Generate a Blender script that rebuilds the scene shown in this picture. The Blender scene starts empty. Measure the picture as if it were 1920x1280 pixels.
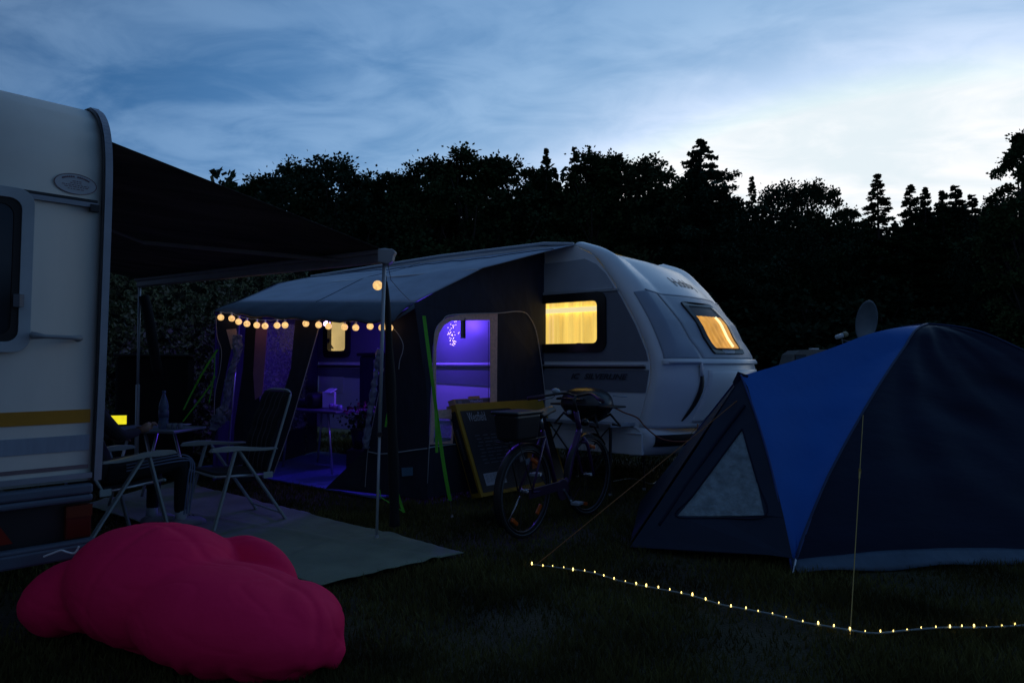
import bpy, bmesh, math, random
import numpy as np
from mathutils import Matrix, Vector, noise
from mathutils.geometry import tessellate_polygon
random.seed(7); rng = np.random.default_rng(7)
S = bpy.context.scene
COL = S.collection
R = math.radians

# ------------------------------------------------------------------ camera
EYE = 1.3
TILT = math.atan(42 / 1280)
cd = bpy.data.cameras.new('camera'); cam = bpy.data.objects.new('camera', cd); COL.objects.link(cam)
cam.location = (0, 0, EYE); cam.rotation_euler = (R(90) + TILT, 0, 0)
cd.sensor_width = 36; cd.lens = 24; cd.clip_start = .05; cd.clip_end = 2000
S.camera = cam

# ------------------------------------------------------------------ dusk sky
SUN_AZ = R(29)                      # right of straight ahead, just below the trees
W = bpy.data.worlds.new('World'); S.world = W; W.use_nodes = True
nt = W.node_tree; N = nt.nodes; L = nt.links; N.clear()
def wn(t, **k):
    n = N.new(t)
    for a, b in k.items(): setattr(n, a, b)
    return n
def wmath(op, a, b=None, c=None, clamp=False):
    n = N.new('ShaderNodeMath'); n.operation = op; n.use_clamp = clamp
    for i, v in enumerate((a, b, c)):
        if v is None: continue
        if isinstance(v, (int, float)): n.inputs[i].default_value = v
        else: L.new(v, n.inputs[i])
    return n.outputs[0]
def wmix(f, a, b, mode='MIX'):
    n = N.new('ShaderNodeMix'); n.data_type = 'RGBA'; n.blend_type = mode
    for i, v in ((0, f), (6, a), (7, b)):
        if isinstance(v, (int, float)): n.inputs[i].default_value = v
        elif isinstance(v, tuple): n.inputs[i].default_value = (*v, 1)
        else: L.new(v, n.inputs[i])
    return n.outputs[2]
tc = wn('ShaderNodeTexCoord'); sep = wn('ShaderNodeSeparateXYZ'); L.new(tc.outputs['Generated'], sep.inputs[0])
dx, dy, dz = sep.outputs
toward = wmath('ADD', wmath('MULTIPLY', dx, math.sin(SUN_AZ)), wmath('MULTIPLY', dy, math.cos(SUN_AZ)))
q = wmath('SUBTRACT', toward, wmath('MULTIPLY', wmath('MINIMUM', wmath('MAXIMUM', dz, 0), .55), .60))
q = wmath('MULTIPLY_ADD', q, .5, .5)
ramp = wn('ShaderNodeValToRGB'); L.new(q, ramp.inputs[0])
cr = ramp.color_ramp; cr.interpolation = 'B_SPLINE'
stops = [(0, (.006, .022, .07)), (.42, (.012, .045, .13)), (.565, (.036, .112, .26)), (.65, (.058, .172, .375)), (.705, (.092, .23, .465)),
         (.77, (.165, .33, .58)), (.81, (.25, .43, .68)), (.84, (.44, .60, .84)), (.864, (.78, .88, 1.08)), (.888, (1.3, 1.32, 1.45)), (1, (1.7, 1.72, 1.8))]
while len(cr.elements) < len(stops): cr.elements.new(.5)
for e, (p, c) in zip(cr.elements, stops): e.position = p; e.color = (*c, 1)
# long streaks of cloud on a flat layer
den = wmath('ADD', wmath('MAXIMUM', dz, 0), .10)
cx = wmath('DIVIDE', dx, den); cy = wmath('DIVIDE', dy, den)
comb = wn('ShaderNodeCombineXYZ'); L.new(cx, comb.inputs[0]); L.new(cy, comb.inputs[1])
def cloud(scale, stretch, ang, off, detail, dist, rough=.55):
    mp = wn('ShaderNodeMapping'); mp.vector_type = 'POINT'
    mp.inputs['Rotation'].default_value = (0, 0, R(ang)); mp.inputs['Scale'].default_value = (scale, scale * stretch, 1)
    mp.inputs['Location'].default_value = (off, off * .7, 0)
    L.new(comb.outputs[0], mp.inputs[0])
    nz = wn('ShaderNodeTexNoise'); nz.inputs['Scale'].default_value = 1; nz.inputs['Detail'].default_value = detail
    nz.inputs['Roughness'].default_value = rough; nz.inputs['Distortion'].default_value = dist
    L.new(mp.outputs[0], nz.inputs['Vector']); return nz.outputs['Fac']
c1 = cloud(.95, 1.5, 34, 5.3, 5, .8, .5)
c2 = cloud(2.8, 1.35, 26, 9.4, 6, .7, .58)
cl = wmath('ADD', wmath('MULTIPLY', c1, .60), wmath('MULTIPLY', c2, .40))
mr = wn('ShaderNodeMapRange'); mr.interpolation_type = 'SMOOTHSTEP'; L.new(cl, mr.inputs[0])
mr.inputs[1].default_value = .38; mr.inputs[2].default_value = .62
bright = wmix(1.0, wmix(.34, ramp.outputs[0], (.18, .26, .38)), (1.42, 1.38, 1.34), 'MULTIPLY')
dark = wmix(1.0, ramp.outputs[0], (.78, .88, .94), 'MULTIPLY')
skyc = wmix(mr.outputs[0], dark, bright)
nish = wn('ShaderNodeTexSky'); nish.sky_type = 'NISHITA'; nish.sun_disc = False
nish.sun_elevation = R(1.0); nish.sun_rotation = SUN_AZ
skyc = wmix(.006, skyc, nish.outputs[0], 'ADD')
bg = wn('ShaderNodeBackground'); L.new(skyc, bg.inputs[0]); bg.inputs[1].default_value = 1.0
L.new(bg.outputs[0], wn('ShaderNodeOutputWorld').inputs[0])
# the last of the sun: very weak, very soft
sd = bpy.data.lights.new('sun', 'SUN'); sd.energy = .05; sd.angle = R(25); sd.color = (1, .93, .85)
sun = bpy.data.objects.new('sun', sd); COL.objects.link(sun)
sun.rotation_euler = Vector((-math.sin(SUN_AZ), -math.cos(SUN_AZ), -.22)).to_track_quat('-Z', 'Y').to_euler()
S.view_settings.view_transform = 'Standard'; S.view_settings.look = 'None'
S.view_settings.gamma = 1; S.view_settings.use_curve_mapping = False; S.view_settings.exposure = 0
S.cycles.max_bounces = 6; S.cycles.transparent_max_bounces = 12; S.cycles.sample_clamp_indirect = 3

# ------------------------------------------------------------------ measuring helpers
def ray(px, py):
    a = (px - 960) / 1280; b = -(py - 640) / 1280
    return Vector((a, math.cos(TILT) - b * math.sin(TILT), math.sin(TILT) + b * math.cos(TILT)))
EY = Vector((0, 0, EYE))
def atY(px, py, Y): r = ray(px, py); return EY + r * (Y / r.y)
def atZ(px, py, z): r = ray(px, py); return EY + r * ((z - EYE) / r.z)
def G(px, py): return atZ(px, py, 0)
def onplane(px, py, p, d):
    n = Vector((-d[1], d[0], 0)); r = ray(px, py)
    return EY + r * (n.dot(Vector((p[0], p[1], 0)) - Vector((0, 0, 0))) / n.dot(r))

# ------------------------------------------------------------------ materials
def mat(name, col, rough=.6, metal=0, var=.12, vscale=6, bump=0, bscale=20, stretch=(1, 1, 1), spec=.5, alpha=1, emit=None, es=1, sheen=0, trans=0, bd=6):
    m = bpy.data.materials.new(name); m.use_nodes = True
    t = m.node_tree; p = t.nodes['Principled BSDF']; l = t.links
    p.inputs['Roughness'].default_value = rough; p.inputs['Metallic'].default_value = metal
    p.inputs['Specular IOR Level'].default_value = spec
    p.inputs['Alpha'].default_value = alpha
    p.inputs['Transmission Weight'].default_value = trans
    if sheen: p.inputs['Sheen Weight'].default_value = sheen
    c = t.nodes.new('ShaderNodeTexCoord'); mp = t.nodes.new('ShaderNodeMapping'); l.new(c.outputs['Object'], mp.inputs[0])
    mp.inputs['Scale'].default_value = stretch
    nz = t.nodes.new('ShaderNodeTexNoise'); nz.inputs['Scale'].default_value = vscale; nz.inputs['Detail'].default_value = 5
    l.new(mp.outputs[0], nz.inputs['Vector'])
    r = t.nodes.new('ShaderNodeValToRGB'); l.new(nz.outputs['Fac'], r.inputs[0])
    r.color_ramp.elements[0].position = .3; r.color_ramp.elements[1].position = .7
    r.color_ramp.elements[0].color = (*[v * (1 - var) for v in col], 1); r.color_ramp.elements[1].color = (*[min(1, v * (1 + var)) for v in col], 1)
    l.new(r.outputs[0], p.inputs['Base Color'])
    if bump:
        b = t.nodes.new('ShaderNodeBump'); b.inputs['Strength'].default_value = bump; b.inputs['Distance'].default_value = .02
        n2 = t.nodes.new('ShaderNodeTexNoise'); n2.inputs['Scale'].default_value = bscale; n2.inputs['Detail'].default_value = bd
        l.new(mp.outputs[0], n2.inputs['Vector']); l.new(n2.outputs['Fac'], b.inputs['Height']); l.new(b.outputs[0], p.inputs['Normal'])
    if emit:
        p.inputs['Emission Color'].default_value = (*emit, 1); p.inputs['Emission Strength'].default_value = es
    return m

# ------------------------------------------------------------------ mesh building
MW = {}
def ob(name, me, m, parent=None):
    o = bpy.data.objects.new(name, me); COL.objects.link(o)
    if m and not me.materials: me.materials.append(m)
    if parent is not None:
        o.parent = parent; MW[o.name] = MW[parent.name]
    else: MW[o.name] = Matrix.Identity(4)
    return o
def tag(o, label=None, cat=None, group=None, kind=None):
    if label: o['label'] = label
    if cat: o['category'] = cat
    if group: o['group'] = group
    if kind: o['kind'] = kind
    return o
def thing(name, label, cat, loc=(0, 0, 0), rz=0, group=None):
    o = bpy.data.objects.new(name, None); COL.objects.link(o); o.empty_display_size = .2
    o.location = loc; o.rotation_euler = (0, 0, rz)
    MW[o.name] = Matrix.Translation(Vector(loc)) @ Matrix.Rotation(rz, 4, 'Z')
    return tag(o, label, cat, group)
def copy_tree(o, parent=None):
    c = o.copy(); COL.objects.link(c)
    if parent: c.parent = parent
    for ch in list(o.children): copy_tree(ch, c)
    return c
class MB:
    def __init__(s): s.v = []; s.f = []
    def add(s, vs, fs):
        k = len(s.v); s.v += [Vector(v) for v in vs]; s.f += [tuple(i + k for i in f) for f in fs]; return s
    def box(s, c, d, rot=None):
        c = Vector(c); h = [x / 2 for x in d]
        vs = [Vector((a * h[0], b * h[1], e * h[2])) for a in (-1, 1) for b in (-1, 1) for e in (-1, 1)]
        if rot is not None: vs = [rot @ v for v in vs]
        return s.add([c + v for v in vs], [(0, 1, 3, 2), (4, 6, 7, 5), (0, 4, 5, 1), (2, 3, 7, 6), (0, 2, 6, 4), (1, 5, 7, 3)])
    def bar(s, a, b, w, h, up=(0, 0, 1)):
        a = Vector(a); b = Vector(b); d = (b - a).normalized(); u = Vector(up)
        x = d.cross(u)
        if x.length < 1e-3: x = d.cross(Vector((1, 0, 0)))
        x.normalize(); y = x.cross(d).normalized()
        vs = [p + x * (i * w / 2) + y * (j * h / 2) for p in (a, b) for i, j in ((-1, -1), (1, -1), (1, 1), (-1, 1))]
        return s.add(vs, [(0, 3, 2, 1), (4, 5, 6, 7), (0, 1, 5, 4), (1, 2, 6, 5), (2, 3, 7, 6), (3, 0, 4, 7)])
    def tube(s, pts, r, n=8, closed=False, cap=True):
        pts = [Vector(p) for p in pts]; m = len(pts); rs = r if isinstance(r, (list, tuple)) else [r] * m
        vs = []; prev = None
        for i, p in enumerate(pts):
            if closed: d = pts[(i + 1) % m] - pts[i - 1]
            else: d = pts[min(i + 1, m - 1)] - pts[max(i - 1, 0)]
            d.normalize()
            if prev is None:
                u = Vector((0, 0, 1)) if abs(d.z) < .9 else Vector((1, 0, 0)); x = d.cross(u).normalized()
            else:
                x = (prev - d * prev.dot(d)); x = x.normalized() if x.length > 1e-6 else d.orthogonal().normalized()
            prev = x; y = d.cross(x)
            for k in range(n):
                a = 2 * math.pi * k / n; vs.append(p + (x * math.cos(a) + y * math.sin(a)) * rs[i])
        fs = []
        for i in range(m if closed else m - 1):
            for k in range(n):
                a = i * n + k; b = i * n + (k + 1) % n; j = ((i + 1) % m) * n
                fs.append((a, b, j + (k + 1) % n, j + k))
        if not closed and cap:
            fs.append(tuple(range(n))[::-1]); fs.append(tuple((m - 1) * n + k for k in range(n)))
        return s.add(vs, fs)
    def lathe(s, prof, c=(0, 0, 0), n=20, M=None):
        vs = []
        for r, z in prof:
            for k in range(n):
                a = 2 * math.pi * k / n; v = Vector((r * math.cos(a), r * math.sin(a), z))
                vs.append((M @ v if M is not None else v) + Vector(c))
        fs = []
        for i in range(len(prof) - 1):
            for k in range(n): fs.append((i * n + k, i * n + (k + 1) % n, (i + 1) * n + (k + 1) % n, (i + 1) * n + k))
        fs.append(tuple(range(n))[::-1]); fs.append(tuple((len(prof) - 1) * n + k for k in range(n)))
        return s.add(vs, fs)
    def grid(s, fn, nu, nv, keep=None):
        vs = [Vector(fn(i / nu, j / nv)) for j in range(nv + 1) for i in range(nu + 1)]
        fs = []
        for j in range(nv):
            for i in range(nu):
                if keep is None or keep((i + .5) / nu, (j + .5) / nv):
                    a = j * (nu + 1) + i; fs.append((a, a + 1, a + nu + 2, a + nu + 1))
        return s.add(vs, fs)
    def poly(s, loops, fn=None, thick=None):
        l3 = [[Vector((p[0], p[1], 0)) for p in lp] for lp in loops]
        tris = tessellate_polygon(l3); flat = [p for lp in l3 for p in lp]
        if fn is None: fn = lambda a, b: Vector((a, b, 0))
        pts = [Vector(fn(p.x, p.y)) for p in flat]
        if thick is None: return s.add(pts, [tuple(t) for t in tris])
        th = Vector(thick); n = len(pts)
        fs = [tuple(t) for t in tris] + [tuple(i + n for i in t[::-1]) for t in tris]
        k = 0
        for lp in loops:
            m = len(lp)
            for i in range(m): a = k + i; b = k + (i + 1) % m; fs.append((a, b, b + n, a + n))
            k += m
        return s.add(pts + [p + th for p in pts], fs)
    def mesh(s, name, smooth=False, inv=None, weld=False):
        vs = s.v if inv is None else [inv @ v for v in s.v]
        me = bpy.data.meshes.new(name); me.from_pydata([tuple(v) for v in vs], [], s.f)
        bm = bmesh.new(); bm.from_mesh(me)
        if weld: bmesh.ops.remove_doubles(bm, verts=bm.verts, dist=1e-4)
        bmesh.ops.recalc_face_normals(bm, faces=bm.faces); bm.to_mesh(me); bm.free()
        if smooth: me.polygons.foreach_set('use_smooth', [True] * len(me.polygons))
        me.update(); return me
    def build(s, name, m, parent=None, smooth=False, world=False, bevel=0, label=None, solid=0, weld=False):
        inv = MW[parent.name].inverted() if (world and parent is not None) else None
        o = ob(name, s.mesh(name, smooth, inv, weld), m, parent)
        if solid:
            md = o.modifiers.new('solid', 'SOLIDIFY'); md.thickness = solid; md.offset = 0
        if bevel:
            md = o.modifiers.new('bevel', 'BEVEL'); md.width = bevel; md.segments = 2; md.limit_method = 'ANGLE'
        if label: o['label'] = label
        return o
    def solo(s, name, m, label, cat, smooth=False, group=None, kind=None, bevel=0, solid=0):
        """a thing that is one mesh; its origin goes to the middle of its base"""
        lo = Vector([min(v[i] for v in s.v) for i in range(3)]); hi = Vector([max(v[i] for v in s.v) for i in range(3)])
        c = Vector(((lo.x + hi.x) / 2, (lo.y + hi.y) / 2, lo.z))
        s.v = [v - c for v in s.v]
        o = s.build(name, m, None, smooth, bevel=bevel, solid=solid); o.location = c; MW[o.name] = Matrix.Translation(c)
        return tag(o, label, cat, group, kind)
def lerp(a, b, t): return a + (b - a) * t
def poly_at(pts, t):
    """point at fraction t along a polyline, by length"""
    pts = [Vector(p) for p in pts]; ls = [(pts[i + 1] - pts[i]).length for i in range(len(pts) - 1)]; T = sum(ls) * t
    for i, l in enumerate(ls):
        if T <= l or i == len(ls) - 1: return pts[i].lerp(pts[i + 1], T / l if l else 0)
        T -= l
def smooth_curve(pts, n=8, closed=False):
    P = [Vector(p) for p in pts]; out = []; m = len(P)
    for i in range(m if closed else m - 1):
        if closed: a, b, c, d = P[i - 1], P[i], P[(i + 1) % m], P[(i + 2) % m]
        else: a, b, c, d = P[max(i - 1, 0)], P[i], P[i + 1], P[min(i + 2, m - 1)]
        for k in range(n):
            t = k / n; out.append(.5 * ((2 * b) + (c - a) * t + (2 * a - 5 * b + 4 * c - d) * t * t + (-a + 3 * b - 3 * c + d) * t ** 3))
    if not closed: out.append(P[-1])
    return out
def text_verts(body, size, shear=0, bold=0, res=3):
    cu = bpy.data.curves.new('lettering', 'FONT'); cu.body = body; cu.size = size; cu.shear = shear; cu.offset = bold
    cu.resolution_u = res; cu.align_x = 'CENTER'; cu.align_y = 'CENTER'; cu.fill_mode = 'FRONT'
    o = bpy.data.objects.new('lettering', cu); COL.objects.link(o)
    dg = bpy.context.evaluated_depsgraph_get(); me = bpy.data.meshes.new_from_object(o.evaluated_get(dg))
    vs = [v.co.copy() for v in me.vertices]; fs = [tuple(p.vertices) for p in me.polygons]
    bpy.data.objects.remove(o); bpy.data.curves.remove(cu); bpy.data.meshes.remove(me)
    return vs, fs
def lettering(body, size, fn, m, parent, shear=0, bold=0, world=False, name='lettering'):
    vs, fs = text_verts(body, size, shear, bold); mb = MB(); mb.add([fn(v.x, v.y) for v in vs], fs)
    return mb.build(name, m, parent, world=world)
def rrect(w, h, r, n=5, cx=0, cy=0):
    out = []
    for sx, sy, a0 in ((1, 1, 0), (-1, 1, 90), (-1, -1, 180), (1, -1, 270)):
        for k in range(n + 1):
            a = R(a0 + 90 * k / n); out.append((cx + sx * (w / 2 - r) + r * math.cos(a), cy + sy * (h / 2 - r) + r * math.sin(a)))
    return out
def quads(name, cen, size, m=None, flat=0.0, aspect=1.0, seed=0, down=0.0):
    """a mesh of many small randomly turned leaf faces"""
    g = np.random.default_rng(seed); n = len(cen)
    a = g.normal(size=(n, 3)); a[:, 2] *= (1 - flat); a /= np.linalg.norm(a, axis=1)[:, None]
    b = g.normal(size=(n, 3)); b[:, 2] *= (1 - flat); b -= a * (a * b).sum(1)[:, None]; b /= np.linalg.norm(b, axis=1)[:, None]
    s = (size * g.uniform(.6, 1.4, n))[:, None] if np.ndim(size) == 0 else size[:, None]
    a = a * s * .5 * aspect; b = b * s * .5
    v = np.stack([cen - a, cen + b * .8, cen + a, cen - b * .8], 1).reshape(-1, 3)
    return v, np.arange(n * 4).reshape(n, 4)
def np_mesh(name, v, f):
    me = bpy.data.meshes.new(name); nf = len(f); k = f.shape[1]
    me.vertices.add(len(v)); me.vertices.foreach_set('co', v.astype(np.float32).ravel())
    me.loops.add(nf * k); me.loops.foreach_set('vertex_index', f.astype(np.int32).ravel())
    me.polygons.add(nf); me.polygons.foreach_set('loop_start', np.arange(0, nf * k, k, dtype=np.int32))
    me.update(calc_edges=True); me.validate(); return me
# ------------------------------------------------------------------ shared materials
WHITE = mat('white_paint', (.74, .76, .78), .35, var=.04, vscale=3)
WHITE2 = mat('caravan_white', (.82, .86, .88), .28, var=.03, vscale=2)
GREYP = mat('caravan_grey', (.31, .36, .44), .35, var=.04)
GREYD = mat('caravan_dark_grey', (.17, .185, .225), .4, var=.05)
GREYL = mat('caravan_pale_grey', (.42, .47, .53), .4, var=.04)
ALU = mat('aluminium', (.55, .57, .60), .35, .8, var=.08, vscale=20)
ALUW = mat('painted_aluminium', (.42, .46, .50), .4, .2, var=.08)
BLACK = mat('black_plastic', (.012, .012, .014), .45, var=.2)
BLACKG = mat('black_gloss', (.01, .01, .012), .2, var=.2)
RUB = mat('black_rubber', (.015, .015, .015), .8)
DFAB = mat('anthracite_canvas', (.018, .022, .042), .85, var=.2, vscale=14, bump=.5, bscale=5, stretch=(1, 1, .35))
ROOFF = mat('grey_canvas', (.36, .44, .55), .8, var=.10, vscale=4, bump=.35, bscale=4)
VALF = mat('slate_canvas', (.075, .11, .15), .8, var=.12, vscale=5, bump=.3, bscale=6)
PIPING = mat('pale_piping', (.55, .5, .5), .6)
PEACH = mat('peach_webbing', (.75, .48, .42), .8, var=.15, vscale=40)
GREENS = mat('neon_green_strap', (.10, .50, .02), .6, var=.1, vscale=60)
def glass_mix(name, col, tr, rough, bump=0, bscale=30):
    m = bpy.data.materials.new(name); m.use_nodes = True; t = m.node_tree; p = t.nodes['Principled BSDF']; l = t.links
    p.inputs['Base Color'].default_value = (*col, 1); p.inputs['Roughness'].default_value = rough
    x = t.nodes.new('ShaderNodeBsdfTransparent'); mx = t.nodes.new('ShaderNodeMixShader'); mx.inputs[0].default_value = 1 - tr
    nz = t.nodes.new('ShaderNodeTexNoise'); nz.inputs['Scale'].default_value = bscale
    c = t.nodes.new('ShaderNodeTexCoord'); l.new(c.outputs['Object'], nz.inputs['Vector'])
    b = t.nodes.new('ShaderNodeBump'); b.inputs['Strength'].default_value = bump; b.inputs['Distance'].default_value = .03
    l.new(nz.outputs['Fac'], b.inputs['Height']); l.new(b.outputs[0], p.inputs['Normal'])
    l.new(x.outputs[0], mx.inputs[1]); l.new(p.outputs[0], mx.inputs[2]); l.new(mx.outputs[0], t.nodes['Material Output'].inputs[0])
    return m
GLASS = glass_mix('window_glass', (.05, .05, .06), .82, .05)
GLASSD = mat('dark_window', (.012, .016, .022), .12, var=.3, vscale=5)
VINYL = glass_mix('clear_vinyl', (.45, .46, .6), .74, .25, .4, 7)
VINYLR = glass_mix('rolled_vinyl', (.25, .27, .38), .25, .12, 1.0, 14)
def emit(name, col, s, var=0, vs=10, stretch=(1, 1, 1)):
    m = mat(name, tuple(min(1, c) for c in col), .6, emit=col, es=s); t = m.node_tree
    if var:
        p = t.nodes['Principled BSDF']; nz = t.nodes.new('ShaderNodeTexNoise'); nz.inputs['Scale'].default_value = vs
        c = t.nodes.new('ShaderNodeTexCoord'); mp = t.nodes.new('ShaderNodeMapping'); mp.inputs['Scale'].default_value = stretch
        t.links.new(c.outputs['Object'], mp.inputs[0]); t.links.new(mp.outputs[0], nz.inputs['Vector'])
        mr = t.nodes.new('ShaderNodeMapRange'); mr.inputs[1].default_value = .3; mr.inputs[2].default_value = .7
        mr.inputs[3].default_value = s * (1 - var); mr.inputs[4].default_value = s * (1 + var)
        t.links.new(nz.outputs['Fac'], mr.inputs[0]); t.links.new(mr.outputs[0], p.inputs['Emission Strength'])
    return m
CURT = emit('lit_curtain', (1.0, .68, .15), 1.12, .24, 3.5, (5, 5, .25))
CURTO = emit('lit_curtain_orange', (1.0, .46, .07), .72, .3, 4, (4, 4, .3))
GLOWW = emit('glow_strip', (1.0, .84, .42), 1.25)
CREAMW = emit('lit_blind', (.72, .52, .20), .95, .15, 3)
GLOBE = emit('globe_glow', (1.0, .60, .22), .95, .35, 40)
LEDW = emit('rope_led', (1.0, .72, .20), 4.5)
PURP = emit('violet_led', (.35, .16, 1.0), 9)
PURPW = emit('violet_white_led', (.62, .42, 1.0), 4.5)
TXTB = mat('dark_lettering', (.03, .035, .05), .5)

# ------------------------------------------------------------------ ground
GM = mat('turf', (.034, .030, .010), .95, var=.55, vscale=2.2, bump=.8, bscale=60)
def gz(x, y): return .018 * noise.noise(Vector((x * .5, y * .5, 0))) - .02
mb = MB(); mb.grid(lambda a, b: (lambda x, y: (x, y, gz(x, y)))(-8 + 20 * a, 1 + 15 * b), 80, 60)
tag(mb.build('lawn', GM, smooth=True), kind='structure')
mb = MB()
for (x0, x1, y0, y1) in ((-400, 400, -200, 1), (-400, -8, 1, 16), (12, 400, 1, 16), (-400, 400, 16, 700)):
    mb.add([(x0, y0, -.03), (x1, y0, -.03), (x1, y1, -.03), (x0, y1, -.03)], [(0, 1, 2, 3)])
tag(mb.build('ground', GM), kind='structure')
# short grass blades, denser near the viewer
n = 340000
gy = 1.9 + 11 * rng.random(n) ** 1.6; gx = (rng.random(n) * 2 - 1) * (gy * .82 + .4) + .2
pat = np.array([noise.noise(Vector((x * 1.3, y * 1.3, 5))) for x, y in zip(gx[::1], gy[::1])])
hh = (.016 + .026 * rng.random(n)) * (1 + .7 * pat) * (1 + .04 * gy)
keepm = rng.random(n) < (.8 + pat)
mt = [G(870, 1041), G(598, 1104), G(160, 950), G(330, 905)]
for i in range(4):                        # nothing grows through the ground mat
    a_, b_ = mt[i], mt[(i + 1) % 4]; sd_ = (b_.x - a_.x) * (gy - a_.y) - (b_.y - a_.y) * (gx - a_.x); ins = (sd_ < .01) if i == 0 else ins & (sd_ < .01)
lx_ = (gx - .697) * .79959 - (gy - 7.394) * .60054; ly_ = (gx - .697) * .60054 + (gy - 7.394) * .79959
keepm &= ~ins & ~((lx_ > -4.42) & (lx_ < -1.08) & (ly_ > -1.84) & (ly_ < 0))
gx, gy, hh = gx[keepm], gy[keepm], hh[keepm]; n = len(gx)
ang = rng.random(n) * 6.283; wd = (.0022 + .0018 * rng.random(n)) * (1 + .12 * gy)
base = np.stack([gx, gy, np.full(n, -.022)], 1)
side = np.stack([np.cos(ang), np.sin(ang), np.zeros(n)], 1) * wd[:, None]
lean = np.stack([rng.normal(size=n), rng.normal(size=n), np.zeros(n)], 1) * (hh * .5)[:, None]
tip = base + lean; tip[:, 2] += hh + .015
v = np.stack([base - side, base + side, tip], 1).reshape(-1, 3)
GR = mat('grass_blades', (.088, .082, .024), .85, var=.75, vscale=1.5, spec=.15)
o = ob('grass', np_mesh('grass', v, np.arange(3 * n).reshape(n, 3)), GR); tag(o, 'short mown camping field grass with dry patches', 'grass', kind='stuff')

# ------------------------------------------------------------------ trees
BARK = mat('bark', (.05, .042, .035), .9, var=.3, vscale=3, bump=.6, bscale=8)
LEAF = [mat('leaves_%d' % i, c, .8, var=.45, vscale=.35, spec=.1) for i, c in enumerate([(.04, .07, .024), (.03, .06, .024), (.046, .07, .03), (.022, .048, .026)])]
def limb(mb, a, b, ra, rb, seed, n=5):
    a = Vector(a); b = Vector(b); pts = []; rs = []
    g = random.Random(seed); off = Vector((g.uniform(-1, 1), g.uniform(-1, 1), 0)) * (b - a).length * .06
    for i in range(n + 1):
        t = i / n; pts.append(a.lerp(b, t) + off * math.sin(t * math.pi)); rs.append(lerp(ra, rb, t))
    mb.tube(pts, rs, 6)
def broadleaf(seed, Ht, Rd, nclu=80, per=140, narrow=1.0, leaf=.29, low=.12):
    g = random.Random(seed); gn = np.random.default_rng(seed); mb = MB(); top = Ht * .8
    mb.tube([(0, 0, -.1), (.1, .05, Ht * .25), (-.1, .1, Ht * .5), (0, 0, top)], [Ht * .022, Ht * .017, Ht * .012, .06], 8)
    cl = []
    for i in range(nclu):
        z = g.uniform(low, 1.0)
        tz = (z - low) / (1 - low); prof = (1 - max(0, (tz - .35) / .65) ** 2.4) ** .5 * min(1, .45 + tz * 2.2) * g.uniform(.8, 1.08)
        a = g.uniform(0, 2 * math.pi); rr = Rd * narrow * prof * (g.random() ** .35) * (1 + .25 * math.sin(3 * a + seed))
        zz = z * Ht * (1 - .10 * (rr / Rd) ** 2) - Ht * .04
        cl.append((rr * math.cos(a), rr * math.sin(a), zz, Rd * g.uniform(.10, .25) * (1.15 - .45 * z)))
    for i in range(0, nclu, 4):
        c = cl[i]; limb(mb, (0, 0, max(1.2, c[2] * .55)), c[:3], Ht * .006, .03, seed + i, 3)
    cen = []
    for c in cl:
        p = gn.normal(size=(per, 3)) * .55
        p *= np.array([1.0, 1.0, .75]) * c[3]; cen.append(p + np.array(c[:3]))
    # twigs that stand out beyond the clumps
    for i in range(nclu // 2):           # loose sprigs past the outline
        c = cl[g.randrange(nclu)]; d = Vector(c[:3]) - Vector((0, 0, Ht * .45)); d.normalize(); e = np.array(Vector(c[:3]) + d * c[3] * g.uniform(.6, 1.1))
        cen.append(e + gn.normal(size=(14, 3)) * .28)
    cen = np.concatenate(cen); v, f = quads('crown', cen, leaf, seed=seed)
    return mb.mesh('trunk', True), np_mesh('crown', v, f)
def conifer(seed, Ht, Rd, levels=22, open_=.5, leaf=.19, flat=False, low=.12):
    g = random.Random(seed); gn = np.random.default_rng(seed); mb = MB()
    mb.tube([(0, 0, -.1), (0, 0, Ht * .5), (0, 0, Ht)], [Ht * .016, Ht * .009, .03], 7); cen = []
    for k in range(levels):
        for j in range(g.randint(8, 11)):
            t = min(1, max(0, (k + g.uniform(-.5, .5) * (2.2 if not flat else 1.2)) / (levels - 1))); z = Ht * (low + (1 - low) * t)
            a = g.uniform(0, 6.283)
            env = (1 - t) ** (.6 if flat else .9) * (1 if not flat else min(1, .55 + t * 1.2))
            ln = Rd * env * g.uniform(.35, 1.18) + .25
            droop = (g.uniform(-.34, -.10) if not flat else g.uniform(.02, .2)) * ln
            d = Vector((math.cos(a), math.sin(a), 0)); end = Vector((0, 0, z)) + d * ln + Vector((0, 0, droop + .12 * ln))
            mb.tube([(0, 0, z), end], [.05 * (1 - t) + .015, .012], 4, cap=False)
            nn = int(16 + ln * 60 * (1 - open_ * .45)); s = gn.random(nn) ** .6 * (1 - .15 * open_) + .12
            p = np.outer(1 - s, [0, 0, z]) + np.outer(s, np.array(end))
            spread = (.04 + .075 * ln * s * (1 - s * .6))[:, None]
            p += gn.normal(size=(nn, 3)) * spread * np.array([1, 1, .9]) - np.array([0, 0, .05]); cen.append(p)
    cen = np.concatenate(cen); v, f = quads('crown', cen, leaf, flat=.4, aspect=1.5, seed=seed)
    return mb.mesh('trunk', True), np_mesh('crown', v, f)
BL = [broadleaf(1, 22, 6.5, 170), broadleaf(2, 23, 5.5, 160), broadleaf(3, 21, 7.5, 170), broadleaf(4, 24, 5, 160), broadleaf(5, 22, 6, 160), broadleaf(6, 23, 4.2, 150, narrow=.9)]
CF = [conifer(11, 22, 4.4, 38, .2), conifer(12, 22, 4.0, 32, .6), conifer(13, 22, 3.4, 40, .0), conifer(14, 23, 10.5, 24, .85, .24, False, .40)]
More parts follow.
